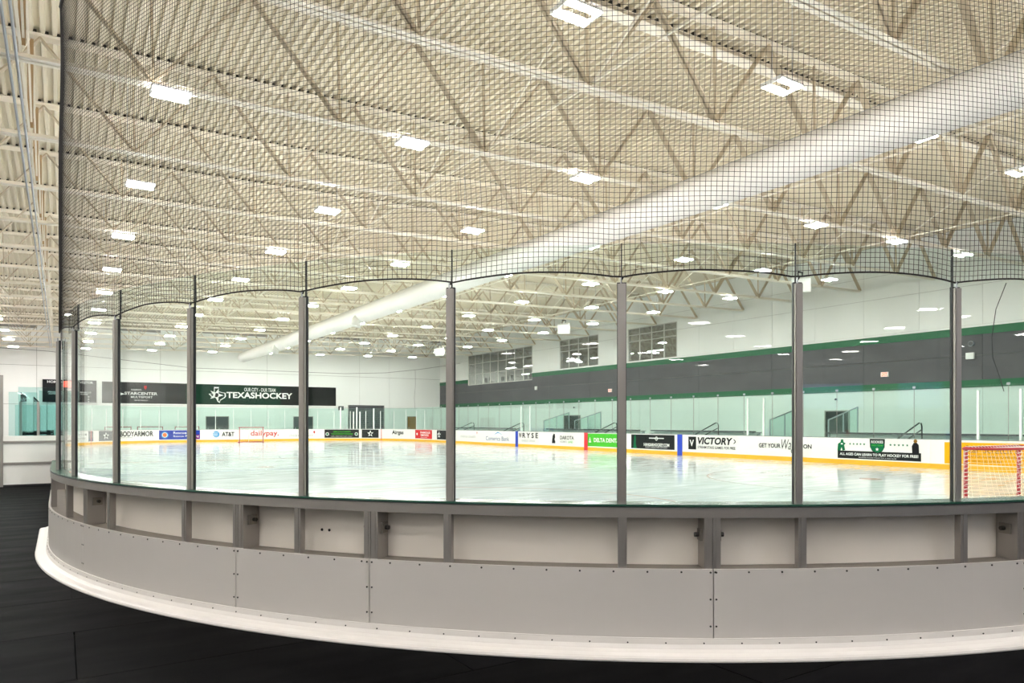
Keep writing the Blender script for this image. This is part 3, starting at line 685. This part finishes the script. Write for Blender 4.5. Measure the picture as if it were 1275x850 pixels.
# right side
advert(573, 596, .40, .95, None, 'pale pink health lettering with a red drop mark left of the bank logo', [(T("children'shealth", .85, .4, 0), 'gr', -.08, -.15), (PO([(-.10, .05), (0, -.16), (.10, .05), (.06, .2), (-.06, .2)]), 'r', .42, .3, 'balloon_mark')])
advert(605, 634, .28, .98, None, 'navy bank lettering under a blue mountain mark', [(T('Comerica Bank', 1, .42, .0), 'navy', 0, -.18), (PO([(-.9, .1), (-.45, .32), (-.1, .44), (.35, .32), (.85, .1), (.45, .22), (.3, .28), (-.1, .34), (-.45, .24)]), 'lb', .05, .05, 'mountain_mark')])
advert(646, 670, .38, 1.0, None, 'spaced black energy drink lettering', [(T('W', .16, .55, .03), 'k', -.42, .15), (T('R Y S E', .80, .55, .03), 'k', .10, .15), (T('ENERGY DRINK', .7, .22, 0), 'gr', .02, -.42)])
advert(686, 715, .33, .98, None, 'black figure head logo with dark lettering', [(PO([(-.35, -.48), (-.3, -.1), (-.22, .25), (-.05, .45), (.15, .4), (.2, .1), (.1, -.1), (.22, -.3), (.2, -.48)]), 'k', -.36, 0, 'head_logo'), (T('DAKOTA', .58, .36, .02), 'k', .2, .08), (T('HOMES', .3, .2, .01), 'gr', .05, -.3), (T('LAND', .2, .2, .01), 'g', .35, -.3)])
advert(731, 774, Zl, Zh, 'g', 'bright green dental advert with white lettering', [(PO([(-.16, -.2), (.16, -.2), (0, .22)]), 'w', -.41, .0, 'tooth_mark'), (PO([(-.07, -.12), (.07, -.12), (0, .06)]), 'g', -.41, 0, 'tooth_mark'), (T('DELTA DENTAL', .78, .32, .03), 'w', .10, 0)])
advert(786, 840, Zl, Zh, 'dk', 'black panel with hockey web address and winged wheel mark', [(PO([(-.2, -.5), (-.1, .4), (.02, .5), (.1, .1), (.05, -.1), (.16, -.5)]), 'dg', -.40, 0, 'figure_print'), (D(.14), 'w', .1, .24, 'wheel_mark'), (D(.09), 'dk', .1, .24, 'wheel_mark'), (RS(.34, .07), 'w', .1, .26, 'wing_mark'), (T('HANGARHOCKEY.COM', .58, .22, .03), 'w', .1, -.2), (T('EVERYTHING FOR HOCKEY', .5, .08, 0), 'w', .1, -.38)])
advert(857, 917, .33, .95, None, 'black streaming advert with dark square emblem and arrow', [(RS(.17, 1.0), 'dk', -.41, 0, 'emblem_square'), (T('V', .09, .5, .03), 'w', -.42, 0), (T('VICTORY', .72, .55, .035, .2), 'k', .07, .2), (T('>', .04, .4), 'k', .47, .2), (T('STREAM STARS GAMES. FOR FREE.', .78, .2, .01, .1), 'k', .1, -.3)])
advert(945, 972, .48, .80, None, 'small black capitals left of a handwritten word', [(T('GET YOUR', 1, .6, .025), 'k', 0, 0)])
advert(973, 990, .28, 1.0, None, 'large handwritten black script word', [(T('Wag', 1, .8, -.005, .25), 'k', 0, 0)])
advert(999, 1012, .50, .80, None, 'short black capitals right of the script word', [(T('ON', .8, .6, .025), 'k', 0, 0)])
sa, sb = s_px(1043), s_px(1147); w_ = sa - sb
advert(1043, 1147, .24, .54, 'dk', 'wide black learn-to-play banner on the right boards', [(T('ALL AGES CAN LEARN TO PLAY HOCKEY FOR FREE!', .94, .34, .025), 'w', 0, .08), (T('REGISTER ONLINE TODAY FOR A FREE CLASS', .45, .12, 0), 'w', 0, -.30)])
SHIELD = [(-.5, .5), (.5, .5), (.48, -.05), (.34, -.32), (0, -.5), (-.34, -.32), (-.48, -.05)]
advert(1083, 1102, .46, 1.02, None, 'green and black shield emblem over the learn-to-play banner', [(lambda w, h: poly([(a * w, b * h) for a, b in SHIELD]), 'dk', 0, 0, 'shield'), (lambda w, h: poly([(a * w * .88, (b * .62 - .12) * h) for a, b in SHIELD]), 'dg', 0, 0, 'shield_field'), (T('ROOKIES', .78, .18, .02), 'w', 0, .30), (T('FIRST TEAM', .7, .10, .01), 'g', 0, .06), (ST(.13), 'w', 0, -.2, 'star')])
for side, (p0, p1) in enumerate(((1057, 1078), (1107, 1132))):
    advert(p0, p1, .74, .88, None, 'row of five small green stars %s the shield emblem' % ('left of' if side == 0 else 'right of'), [(ST(.38), 'dg', -.42 + .21 * k, 0, 'star') for k in range(5)])
advert(1044, 1052, .54, .98, None, 'tiny green printed hockey player at the banner end', [(PO([(-.4, -.5), (-.1, -.5), (0, -.2), (.1, -.5), (.35, -.45), (.25, 0), (.4, .15), (.2, .25), (.15, .5), (-.05, .5), (-.1, .25), (-.35, .1)]), 'dg', 0, 0, 'player_print'), (RS(.3, .12), 'w', .05, 0.1, 'jersey_stripe')])
advert(1136, 1144, .52, 1.04, None, 'tiny dark printed hockey player at the right end of the banner', [(PO([(-.22, -.5), (.25, -.5), (.22, .1), (.1, .25), (-.12, .25), (-.25, .0)]), 'k', 0, 0, 'player_print'), (D(.13), 'brown', 0, .36, 'player_head')])
advert(1176, 1300, .22, .96, 'or', 'large orange scratch-card advert behind the near goal', [(T('Star Scratch & Win', .75, .34, .0), 'brown', .1, .2), (T('PLAY FOR A CHANCE TO WIN SEASON TICKETS', .70, .12, .0), 'brown', .1, -.12), (T('SEE RULES ONLINE', .3, .08, 0), 'brown', -.05, -.34)])
# painted line marks climbing the boards
for nm, y, m, wd in (('blue_line_mark', 23.0, 'blueline', .34), ('red_line_mark', RL / 2, 'redline', .34), ('blue_line_mark', 37.96, 'blueline', .34)):
    for bar, s in ((b_right, S_R + y - R), (b_left, S_L + (RL - R - y))):
        stick(rectshape(wd, HB - .012, 1), bar, nm, m, s, HB / 2, .016)
for s in (S_FRC + R * math.asin((R - 3.35) / R), S_L - R * math.asin((R - 3.35) / R)): stick(rectshape(.06, HB - .012, 1), b_far, 'goal_line_mark', 'redline', s, HB / 2, .016)

# ================================================================== SAFETY NET over the near corner
net = thing('safety_net', 'black safety netting hung round the near rink corner above the glass', 'safety net', (*P(angdeg(45), .12)[:2], 2.7))
NO = .125; NZ1 = 6.62; NS0, NS1 = angdeg(4.5), QA + 1.0
def net_bottom(s):
    u = (s / R * 180 / math.pi - 2.57) / 8.42; u -= math.floor(u); return 2.69 + .055 * math.sin(math.pi * u) ** 0.8
def npt(s, z):
    fade = max(0.0, 1 - (z - 2.7) / 0.9); zz = z + (net_bottom(s) - 2.69) * fade
    v = noise.noise_vector((s * .55, z * .55, 3.1)); v2 = noise.noise_vector((s * 2.3, z * 2.3, 9.0))
    return P(s + .05 * v.x + .010 * v2.x + .03 * (z - 4.5) * noise.noise((s * .25, 0, 0)), NO + .03 * v.y, zz + .035 * v.z * (1 - fade) + .008 * v2.z)
CELL = .0385; TW = .0021
mb = MB(); s = NS0
while s <= NS1:
    zs = [net_bottom(s) * 0 + 2.69 + (NZ1 - 2.69) * i / 20 for i in range(21)]
    mb.tube([npt(s, z) for z in zs], TW, 3, caps=False); s += CELL
z = 2.69 + CELL
while z < NZ1:
    mb.tube([npt(q, z) for q in s_range(NS0, NS1, .14)], TW, 3, caps=False); z += CELL
mb.build('netting', 'net', net, kind='stuff')
MB().tube([npt(q, 2.69) for q in s_range(NS0, NS1, .08)], .0065, 6).build('bottom_rope', 'net', net)
MB().tube([npt(q, NZ1) for q in s_range(NS0, NS1, .08)], .018, 6).build('top_rope', 'net', net)
MB().tube([npt(NS0, 2.69 + (NZ1 - 2.69) * i / 30) for i in range(31)], .010, 6).build('edge_rope', 'net', net)
for s in POSTS[2:]: MB().tube([P(s, NO, ZP + .03), P(s + .01, NO, 2.70)], .006, 5).build('tie_cord', 'net', net)
for k in range(9):
    s = NS0 + .05 + k * 1.6; p = P(s, NO, NZ1); MB().tube([p, (p[0], p[1], zr(p[0], ZB) + .0)], .005, 5).build('hanging_cable', 'galv', net)
# the sagging cable of the far net
pts = [on_y(px, py, 61.4) for px, py in ((60, 437), (240, 458), (300, 460), (375, 463), (430, 465), (480, 464), (520, 460), (556, 455))]
pts = [(X0 + .01, 61.4, pts[0][2] + .3)] + pts + [(X1 - .01, 61.4, pts[-1][2] + .3)]
cab = thing('sagging_cable', 'thin dark cable sagging across the far end wall with a cord dropping to the glass', 'cable', pts[0]); MB().tube(pts, .014, 5).build('cable_run', 'blackrub', cab)
p0 = on_y(517, 461, 61.4)
MB().tube([p0, (p0[0] + .02, 61.4, 5.2), (p0[0] - .1, 61.4, 4.0), (p0[0] - .02, 61.4, 2.9)], .010, 5).build('drop_cord', 'blackrub', cab)
cp = [on_x(px, py, 25.7) for px, py in ((1253, 352), (1240, 385), (1235, 420), (1236, 445), (1245, 470), (1250, 487))]
tag(MB().tube(cp, .012, 5).build('loose_cable', 'blackrub'), 'loose black cord hanging before the charcoal wall at the right edge', 'cord')

# ================================================================== GOALS
def make_goal(label, loc, rz):
    t = thing('hockey_goal', label, 'hockey goal', loc, rz, 'hockey goals')      # local: mouth faces +y
    hw, hh, dp, dt, r = .915, 1.22, 1.02, .55, .030
    def add(mb, name, m, smooth=True, kind=None): return place(mb.mesh(name, m, smooth), name, t, kind=kind)
    for sx in (-1, 1): add(MB().cyl((sx * hw, 0, 0), (sx * hw, 0, hh), r, 12), 'goal_post', 'red')
    add(MB().cyl((-hw - r, 0, hh), (hw + r, 0, hh), r, 12), 'crossbar', 'red')
    def outline(d, z, w0, rr, n=10):
        pts = [(-w0, 0, z)]
        for i in range(n + 1):
            q = math.pi * i / n; pts.append((-(w0 + .1) * math.cos(q) if 0 < i < n else (-(w0 + .1) if i == 0 else w0 + .1), -d * (math.sin(q) ** .6), z))
        return pts + [(w0, 0, z)]
    top = outline(dt, hh, hw - .02, r); base = outline(dp, .03, hw - .02, r)
    add(MB().tube(top, .022, 8), 'top_frame', 'red'); add(MB().tube(base, .028, 8), 'base_frame', 'red')
    add(MB().cyl((0, -dt, hh), (0, -dp, .03), .018, 8), 'back_support', 'pwhite')
    mb = MB(); N = 44
    def lerp(poly_, u):
        u *= len(poly_) - 1; i = min(int(u), len(poly_) - 2); f = u - i; a, b = poly_[i], poly_[i + 1]; return Vector(a).lerp(Vector(b), f)
    for i in range(N + 1):
        a, b = lerp(top, i / N), lerp(base, i / N); mb.tube([a, a.lerp(b, .5) + Vector((0, .03, 0)), b], .0017, 3, caps=False)
    for k in range(1, 22): mb.tube([lerp(top, i / N).lerp(lerp(base, i / N), k / 22) for i in range(N + 1)], .0017, 3, caps=False)
    for k in range(1, 10):
        f = k / 10; mb.tube([(Vector((lerp(top, i / N).x, 0, hh))).lerp(lerp(top, i / N), f) for i in range(N + 1)], .0017, 3, caps=False)
    for i in range(N + 1): a = lerp(top, i / N); mb.tube([a, (a.x, 0, hh)], .0017, 3, caps=False)
    add(mb, 'goal_netting', 'goalnet', False, 'stuff')
    lace = MB()
    for sx in (-1, 1): lace.tube([(sx * hw + .036 * math.cos(i * 1.1), .036 * math.sin(i * 1.1) - .01, .02 + i * .0115) for i in range(104)], .0045, 4)
    lace.tube([(-hw + i * .0176, .036 * math.cos(i * 1.1) - .01, hh + .036 * math.sin(i * 1.1)) for i in range(104)], .0045, 4)
    add(lace, 'net_lacing', 'goalnet', False)
    return t
make_goal('red framed hockey goal close behind the near glass, in front of the orange advert', (RW / 2, 3.35, .0135), 0.0)
make_goal('small red framed hockey goal on the far goal line', (RW / 2, RL - 3.35, .0135), math.pi)
for i, (px, lab) in enumerate(((187, 'spare red goal frame behind the far corner boards above the black sports drink lettering'), (233, 'spare red goal frame behind the far boards above the blue plumbing advert'), (147, 'spare red goal frame behind the far boards, furthest left of the three'))):
    g = on_y(px, 531, 63.0); o = thing('spare_goal_frame', lab, 'hockey goal', (g[0], 63.0, 0), group='spare goals')
    for sx in (-.92, .92): MB().cyl((g[0] + sx, 63.0, 0), (g[0] + sx, 63.0, 1.27), .03, 8).build('goal_post', 'red', o)
    MB().cyl((g[0] - .95, 63.0, 1.27), (g[0] + .95, 63.0, 1.27), .03, 8).build('crossbar', 'red', o)
    MB().tube([(g[0] - .92, 63, .03), (g[0] - .85, 63.9, .03), (g[0] + .85, 63.9, .03), (g[0] + .92, 63, .03)], .025, 6).build('base_frame', 'red', o)

# ================================================================== BANNER, SCOREBOARD, SIGNS
def flat(shape, name, m, org, ax, lift, parent):
    """flat print on a wall: ax 'far' (u = +x, faces -y) or 'right' (u = -y, faces -x) or 'near' (u=-x, faces +y)"""
    vs, fs = shape; L = parent.location
    if ax == 'far': v3 = [(org[0] + u, org[1] - lift, org[2] + v) for u, v in vs]
    else: v3 = [(org[0] - lift, org[1] - u, org[2] + v) for u, v in vs]
    return MB().add(v3, fs).build(name, m, parent)
YB = Y1 - .03
bx0, bx1, bz0, bz1 = 2.8, 22.76, 3.26, 5.06; bc = (bz0 + bz1) / 2
bn = thing('wall_banner', 'long black and green hockey banner across the far wall', 'banner', (bx0, YB - .03, bz0))
MB().box(bx0, bx1, YB - .03, YB, bz0, bz1).build('banner_sheet', 'banner', bn)
MB().box(bx0 + .01, 7.6, YB - .034, YB - .03, bz0 + .01, bz1 - .01).build('banner_section', 'banner_grey', bn)
MB().box(9.2, 17.4, YB - .034, YB - .03, bz0 + .01, bz1 - .01).build('banner_section', 'banner_green', bn)
FB = YB - .03
def bt(body, px0, px1, py0, py1, m='w', bold=.02, shear=0.0):
    pm = (px0 + px1) / 2; a, b = on_y(px0, py1, FB), on_y(px1, py0, FB); a = (a[0], a[1], on_y(pm, py1, FB)[2]); b = (b[0], b[1], on_y(pm, py0, FB)[2]); flat(text_fit(body, b[0] - a[0], abs(b[2] - a[2]), bold, shear), 'lettering', m, ((a[0] + b[0]) / 2, FB, (a[2] + b[2]) / 2), 'far', .012, bn)
bt('TEXASHOCKEY', 282, 364, 488.5, 496, bold=.03); bt('OUR CITY - OUR TEAM', 304, 343, 483, 487.5, bold=.01)
bt('STARCENTER', 155, 196, 488, 491.5, bold=.02); bt('MULTISPORT', 163, 190, 493, 495.5, bold=.01); bt("CHILDREN'S", 163, 176, 484, 486, bold=.01); bt('FARMERS BRANCH', 167, 184, 497.5, 499, bold=0)
a = on_y(270, 491, FB)
TEX = [(-.18, .5), (.12, .5), (.12, .22), (.30, .16), (.55, .12), (.58, -.12), (.50, -.22), (.22, -.40), (.18, -.56), (.05, -.48), (-.06, -.24), (-.16, -.16), (-.30, -.20), (-.52, .04), (-.18, .06)]
TEX = [(x * 1.35, y * 1.35) for x, y in TEX]
cxm, cym = sum(p[0] for p in TEX) / len(TEX), sum(p[1] for p in TEX) / len(TEX)
inn = [((x - cxm) * .84 + cxm, (y - cym) * .84 + cym) for x, y in TEX]
flat((TEX + inn, [(i, (i + 1) % len(TEX), len(TEX) + (i + 1) % len(TEX), len(TEX) + i) for i in range(len(TEX))]), 'texas_outline', 'w', a, 'far', .012, bn)
flat(star(.62, .24, rot=.35), 'star_logo', 'w', (a[0] - .05, a[1], a[2] - .05), 'far', .014, bn); flat(poly([(-.12, -.18), (.10, -.18), (.2, 0), (.14, .17), (-.06, .18)]), 'star_letter', 'banner', (a[0] - .05, a[1], a[2] - .05), 'far', .018, bn)
a = on_y(147, 490, FB); flat(star(.5, .2, rot=.35), 'star_logo', 'w', a, 'far', .012, bn)
a = on_y(181, 483.5, FB); flat(poly([(-.12, .1), (0, -.14), (.12, .1), (.08, .24), (-.08, .24)]), 'balloon_mark', 'r', a, 'far', .012, bn)
sx0, sx1, sz0, sz1 = -1.33, 2.40, 3.29, 5.10
sbd = thing('scoreboard', 'black scoreboard on the far wall left of the banner', 'scoreboard', (sx0, YB, sz0))
MB().box(sx0, sx1, YB - .2, YB - .001, sz0, sz1).build('cabinet', 'black', sbd)
for body, u, v, w, h, m in (('HOME', -1.15, .72, .8, .2, 'w'), ('VISITOR', 1.15, .72, .95, .2, 'w'), ('PENALTY', -1.1, -.1, .8, .12, 'w'), ('PENALTY', 1.1, -.1, .8, .12, 'w'), ('PERIOD', 0, .1, .5, .12, 'w'), ('PLAYER', -1.2, -.25, .5, .1, 'w'), ('PLAYER', 1.0, -.25, .5, .1, 'w')):
    flat(text_fit(body, w, h, .02), 'lettering', m, ((sx0 + sx1) / 2 + u, YB - .2, (sz0 + sz1) / 2 + v), 'far', .006, sbd)
flat(rectshape(.7, .5, 1), 'lit_digits', 'exit', ((sx0 + sx1) / 2 - .2, YB - .2, (sz0 + sz1) / 2 + .55), 'far', .006, sbd)
for k in range(3): flat(rectshape(.08, .08, 1), 'lamp_dot', 'w', ((sx0 + sx1) / 2 + 1.3, YB - .2, (sz0 + sz1) / 2 - .45 - .2 * k), 'far', .006, sbd)
for px, py, lab in ((1102, 466, 'small red and white exit sign on the charcoal wall band'), (760, 486, 'tiny red exit sign on the charcoal band far down the wall')):
    q = on_x(px, py, X1 - .03); o = thing('exit_sign', lab, 'exit sign', q)
    MB().box(q[0] - .05, q[0], q[1] - .19, q[1] + .19, q[2] - .12, q[2] + .12).build('sign_box', 'pwhite', o)
    flat(text_fit('EXIT', .28, .15, .03), 'lettering', 'exit', (q[0] - .05, q[1], q[2]), 'right', .004, o)
q = on_x(1209, 443, X1 - .03); tag(MB().box(q[0] - .12, q[0], q[1] - .17, q[1] + .17, q[2] - .14, q[2] + .14).box(q[0] - .14, q[0] - .12, q[1] - .12, q[1] + .12, q[2] - .10, q[2] + .10).build('wall_unit', 'pwhite'), 'white rounded box on the charcoal wall by the right post', 'wall box')
q = on_x(1210, 428, X1 - .03); o = thing('wall_horn', 'round grey horn above the white wall box', 'horn', q); MB().cyl(q, (q[0] - .1, q[1], q[2]), .12, 16).build('horn_body', 'galv', o); MB().cyl((q[0] - .1, q[1], q[2]), (q[0] - .13, q[1], q[2]), .07, 16, .10).build('horn_mouth', 'dgr', o)
q = on_x(668, 483, X1 - .03); tag(MB().box(q[0] - .1, q[0], q[1] - .14, q[1] + .14, q[2] - .15, q[2] + .15).box(q[0] - .12, q[0] - .1, q[1] - .09, q[1] + .09, q[2] - .1, q[2] + .1).build('wall_unit', 'pwhite'), 'small white box on the charcoal band below the long window', 'wall box')
for px, py in ((716, 507), (1042, 497)):
    q = on_x(px, py, X1); o = thing('security_camera', 'small dome camera above the %s side door' % ('nearer' if px > 1000 else 'farther'), 'camera', q); MB().cyl(q, (q[0] - .1, q[1], q[2]), .07, 12).build('mount', 'pwhite', o); MB().cyl((q[0] - .1, q[1], q[2]), (q[0] - .17, q[1], q[2] - .02), .055, 12, .03).build('dome', 'black', o)
q = on_y(424, 508, YB); o = thing('wall_speaker', 'small black speaker on the far wall right of the banner', 'speaker', q); MB().box(q[0] - .22, q[0] + .22, YB - .3, YB, q[2] - .2, q[2] + .2).build('speaker_box', 'black', o); MB().box(q[0] - .18, q[0] + .18, YB - .31, YB - .3, q[2] - .16, q[2] + .16).build('grille', 'dgr', o)

# hanging speakers over the right boards
for i, (x, y, lab) in enumerate(((24.0, 14.8, 'white hanging speaker cut by a glass post, nearest of three'), (24.0, 30.0, 'white hanging speaker before the lounge windows, middle of three'), (24.0, 45.6, 'white hanging speaker nearest the far wall'))):
    z = 7.0; o = thing('hanging_speaker', lab, 'speaker', (x, y, z), group='hanging speakers')
    mb = MB(); f = [(-.35, -.28), (.35, -.28), (.35, .28), (-.35, .28)]; bk = [(-.2, -.20), (.2, -.20), (.2, .22), (-.2, .22)]
    q = [(a, -.32, b) for a, b in f] + [(a, .3, b) for a, b in bk]; rot = Matrix.Rotation(math.radians(-55), 3, 'Z') @ Matrix.Rotation(math.radians(22), 3, 'X')
    me = mb.add([rot @ Vector(p) for p in q], [(0, 1, 2, 3), (7, 6, 5, 4), (0, 4, 5, 1), (1, 5, 6, 2), (2, 6, 7, 3), (3, 7, 4, 0)]).mesh('speaker_box', 'speaker'); place(me, 'speaker_box', o)
    gq = [rot @ Vector((a * .9, -.325, b * .9)) for a, b in f]; place(MB().add(gq, [(0, 1, 2, 3)]).mesh('grille', 'housing'), 'grille', o)
    place(MB().box(-.2, -.18, -.015, .015, .15, .42).box(.04, .06, -.015, .015, .15, .42).box(-.2, .06, -.02, .02, .40, .44).mesh('hanger_bracket', 'black'), 'hanger_bracket', o)
    place(MB().cyl((-.08, 0, .42), (-.08, 0, 3.11), .010, 6).mesh('hanger_pole', 'galv'), 'hanger_pole', o)

# ================================================================== BLEACHERS, HAND RAILS, GLASS GUARDS behind the right boards
sections = [(9.0, 17.8, 'nearest section of grey bench bleachers behind the right boards'), (22.0, 29.5, 'second section of grey bench bleachers behind the right boards'), (30.7, 40.5, 'third section of grey bench bleachers, below the middle lounge window'), (45.0, 56.0, 'bleacher section nearest the far corner')]
for y0, y1, lab in sections:
    o = thing('bleacher', lab, 'bleacher', (29.5, y0, 0), group='bleachers behind the right boards')
    for k, (xx, z) in enumerate(((28.6, .46), (29.35, .82), (30.1, 1.19))):
        MB().box(xx, xx + .28, y0, y1, z - .07, z).build('seat_plank', 'door', o)
        MB().box(xx + .30, xx + .33, y0, y1, z - .36 if k else .02, z - .02).build('riser', 'pwhite', o)
        MB().box(xx + .33, xx + .75, y0, y1, z - .10, z - .06).build('foot_plank', 'galv', o)
    n = int((y1 - y0) / 2.4)
    for k in range(n + 1):
        yy = y0 + .06 + (y1 - y0 - .12) * k / n; MB().bar((28.55, yy, .02), (30.75, yy, 1.06), .05, .07).bar((30.75, yy, 0), (30.75, yy, 1.06), .05, .05).build('support_frame', 'galv', o)
rails = [(1120, 1143), (868, 889), (742, 764), (630, 647), (572, 583)]
for i, (p0, p1) in enumerate(rails):
    y = on_x((p0 + p1) / 2, 535, 27.6)[1]
    o = thing('handrail', 'black bent handrail behind the right boards, %s from the right edge' % ordinal(i), 'handrail', (27.6, y, 0), group='bleacher handrails')
    MB().tube([(26.7, y, .0), (26.7, y, .90), (26.8, y, 1.02), (28.35, y, 1.62), (28.5, y, 1.60), (28.55, y, 1.48), (28.55, y, .0)], .028, 8).build('top_rail', 'blackpaint', o, smooth=True)
    MB().tube([(26.75, y, .72), (28.54, y, 1.36)], .024, 8).build('mid_rail', 'blackpaint', o, smooth=True)
for i, (px, dirn, lab) in enumerate(((693, 1, 'sloping glass guard left of the farther dark door'), (732, 1, 'sloping glass guard right of the farther dark door'), (1050, 1, 'sloping glass guard before the nearer dark doorway'), (977, 1, 'sloping glass guard beside the nearer dark doorway'))):
    y = on_x(px, 525, 32.2)[1]
    o = thing('glass_guard', lab, 'guard rail', (32.2, y, 0), group='glass stair guards')
    MB().add([(31.0, y - .006, .2), (33.4, y - .006, .2), (33.4, y - .006, 2.40), (31.0, y - .006, 1.75), (31.0, y + .006, .2), (33.4, y + .006, .2), (33.4, y + .006, 2.40), (31.0, y + .006, 1.75)],
             [(0, 1, 2, 3), (7, 6, 5, 4), (0, 4, 5, 1), (1, 5, 6, 2), (2, 6, 7, 3), (3, 7, 4, 0)]).build('glass_pane', 'glassfar', o)
    MB().bar((30.98, y, 1.76), (33.42, y, 2.41), .05, .05).build('top_rail', 'galv', o)
    for xx, zz in ((31.0, 1.74), (32.2, 2.06), (33.4, 2.39)): MB().bar((xx, y, 0), (xx, y, zz), .05, .05).build('guard_post', 'galv', o)

# ================================================================== BENCH BOX at the left
YBX = 19.95
bb = thing('bench_box', 'white players bench enclosure with teal glass beside the left boards', 'bench box', (-1.8, YBX, 0))
for x0, x1 in ((-3.8, -1.40), (-1.33, -.16)):
    MB().box(x0, x1, YBX, YBX + .03, .05, .56).build('lower_board', 'white', bb); MB().box(x0, x1, YBX, YBX + .03, .62, 1.12).build('upper_board', 'white', bb)
MB().box(-3.8, -.16, YBX - .03, YBX + .09, .56, .62).build('mid_rail', 'alu', bb); MB().box(-3.8, -.16, YBX - .04, YBX + .12, 1.12, 1.17).build('sill_rail', 'alu', bb)
MB().box(-3.8, -.16, YBX - .01, YBX + .12, 1.17, 1.30).build('sill_board', 'white', bb); MB().box(-3.8, -.16, YBX - .02, YBX + .06, 0, .05).build('base_strip', 'blackrub', bb)
MB().box(-1.40, -1.33, YBX - .05, YBX + .1, 0, 2.85).build('corner_post', 'alu', bb)
for x0, x1, y0, y1, z1 in ((-1.25, -.62, 20.6, 20.612, 2.45), (-.58, -.17, 20.6, 20.612, 2.5), (-1.0, -.988, 20.7, 24.5, 2.45), (-.72, -.708, 21.0, 27.0, 2.35), (-1.31, -.17, 27.0, 27.012, 2.85), (-1.31, -.17, 25.0, 25.012, 2.2), (-3.7, -1.45, 20.0, 20.012, 2.5), (-.45, -.438, 23.0, 29.0, 2.3)):
    MB().box(x0, x1, y0, y1, 1.18 if y0 < 20.7 and y1 < 20.7 else 0.0, z1).build('glass_pane', 'teal', bb)
for x, y in ((-.99, 20.7), (-.60, 20.62), (-.71, 27.0)): MB().box(x - .03, x + .03, y - .03, y + .03, 0, 2.2).build('glass_post', 'alu', bb)
for i, (x, y, rz, lab) in enumerate(((-.95, 22.6, .4, 'black mesh office chair in the bench box, right of the grey post'), (-.62, 23.3, 2.9, 'black office chair in the bench box behind the sill'), (-.62, 25.6, 1.9, 'black office chair in the bench box, closest to the rink corner'))):
    o = thing('office_chair', lab, 'chair', (x, y, 0), rz, 'bench box chairs')
    place(MB().box(-.24, .24, -.24, .24, .46, .53).mesh('seat', 'black'), 'seat', o)
    bk = MB(); 
    for k in range(7): bk.box(-.22, .22, -.26 - .02 * math.sin(k / 6 * math.pi), -.24 - .02 * math.sin(k / 6 * math.pi), .68 + k * .1, .76 + k * .1)
    place(bk.mesh('backrest_mesh', 'black'), 'backrest_mesh', o); place(MB().tube([(-.23, -.26, .64), (-.25, -.28, 1.0), (-.2, -.27, 1.38), (.2, -.27, 1.38), (.25, -.28, 1.0), (.23, -.26, .64)], .018, 6, closed=True).mesh('back_frame', 'black'), 'back_frame', o)
    place(MB().cyl((0, 0, .08), (0, 0, .46), .03, 8).mesh('gas_column', 'black'), 'gas_column', o); place(MB().box(-.04, .04, -.30, -.24, .45, .70).mesh('back_bracket', 'black'), 'back_bracket', o)
    leg = MB().bar((0, 0, .09), (.28, 0, .05), .04, .03).cyl((.28, -.02, .028), (.28, .02, .028), .027, 8).mesh('base_leg', 'black')
    for k in range(5): place(leg, 'base_leg', o, (0, 0, 0), (0, 0, 2 * math.pi * k / 5))

# ================================================================== SCREENS hung at the lobby opening (mirrored in the glass)
for i, (x, lab) in enumerate(((5.6, 'hanging screen with blue picture at the lobby opening, first of two'), (7.3, 'hanging screen with blue picture at the lobby opening, second of two'))):
    o = thing('television', lab, 'television', (x, YS + .1, 1.8), group='lobby screens')
    MB().box(x - .62, x + .62, YS + .1, YS + .15, 1.84, 2.32).build('casing', 'black', o); MB().box(x - .59, x + .59, YS + .15, YS + .155, 1.87, 2.29).build('screen', 'screen', o)
    MB().cyl((x, YS + .12, 2.32), (x, YS + .12, ZLB + .6), .025, 8).build('hanger_pole', 'black', o); MB().box(x - .1, x + .1, YS, YS + .14, ZLB + .5, ZLB + .7).build('wall_bracket', 'black', o)
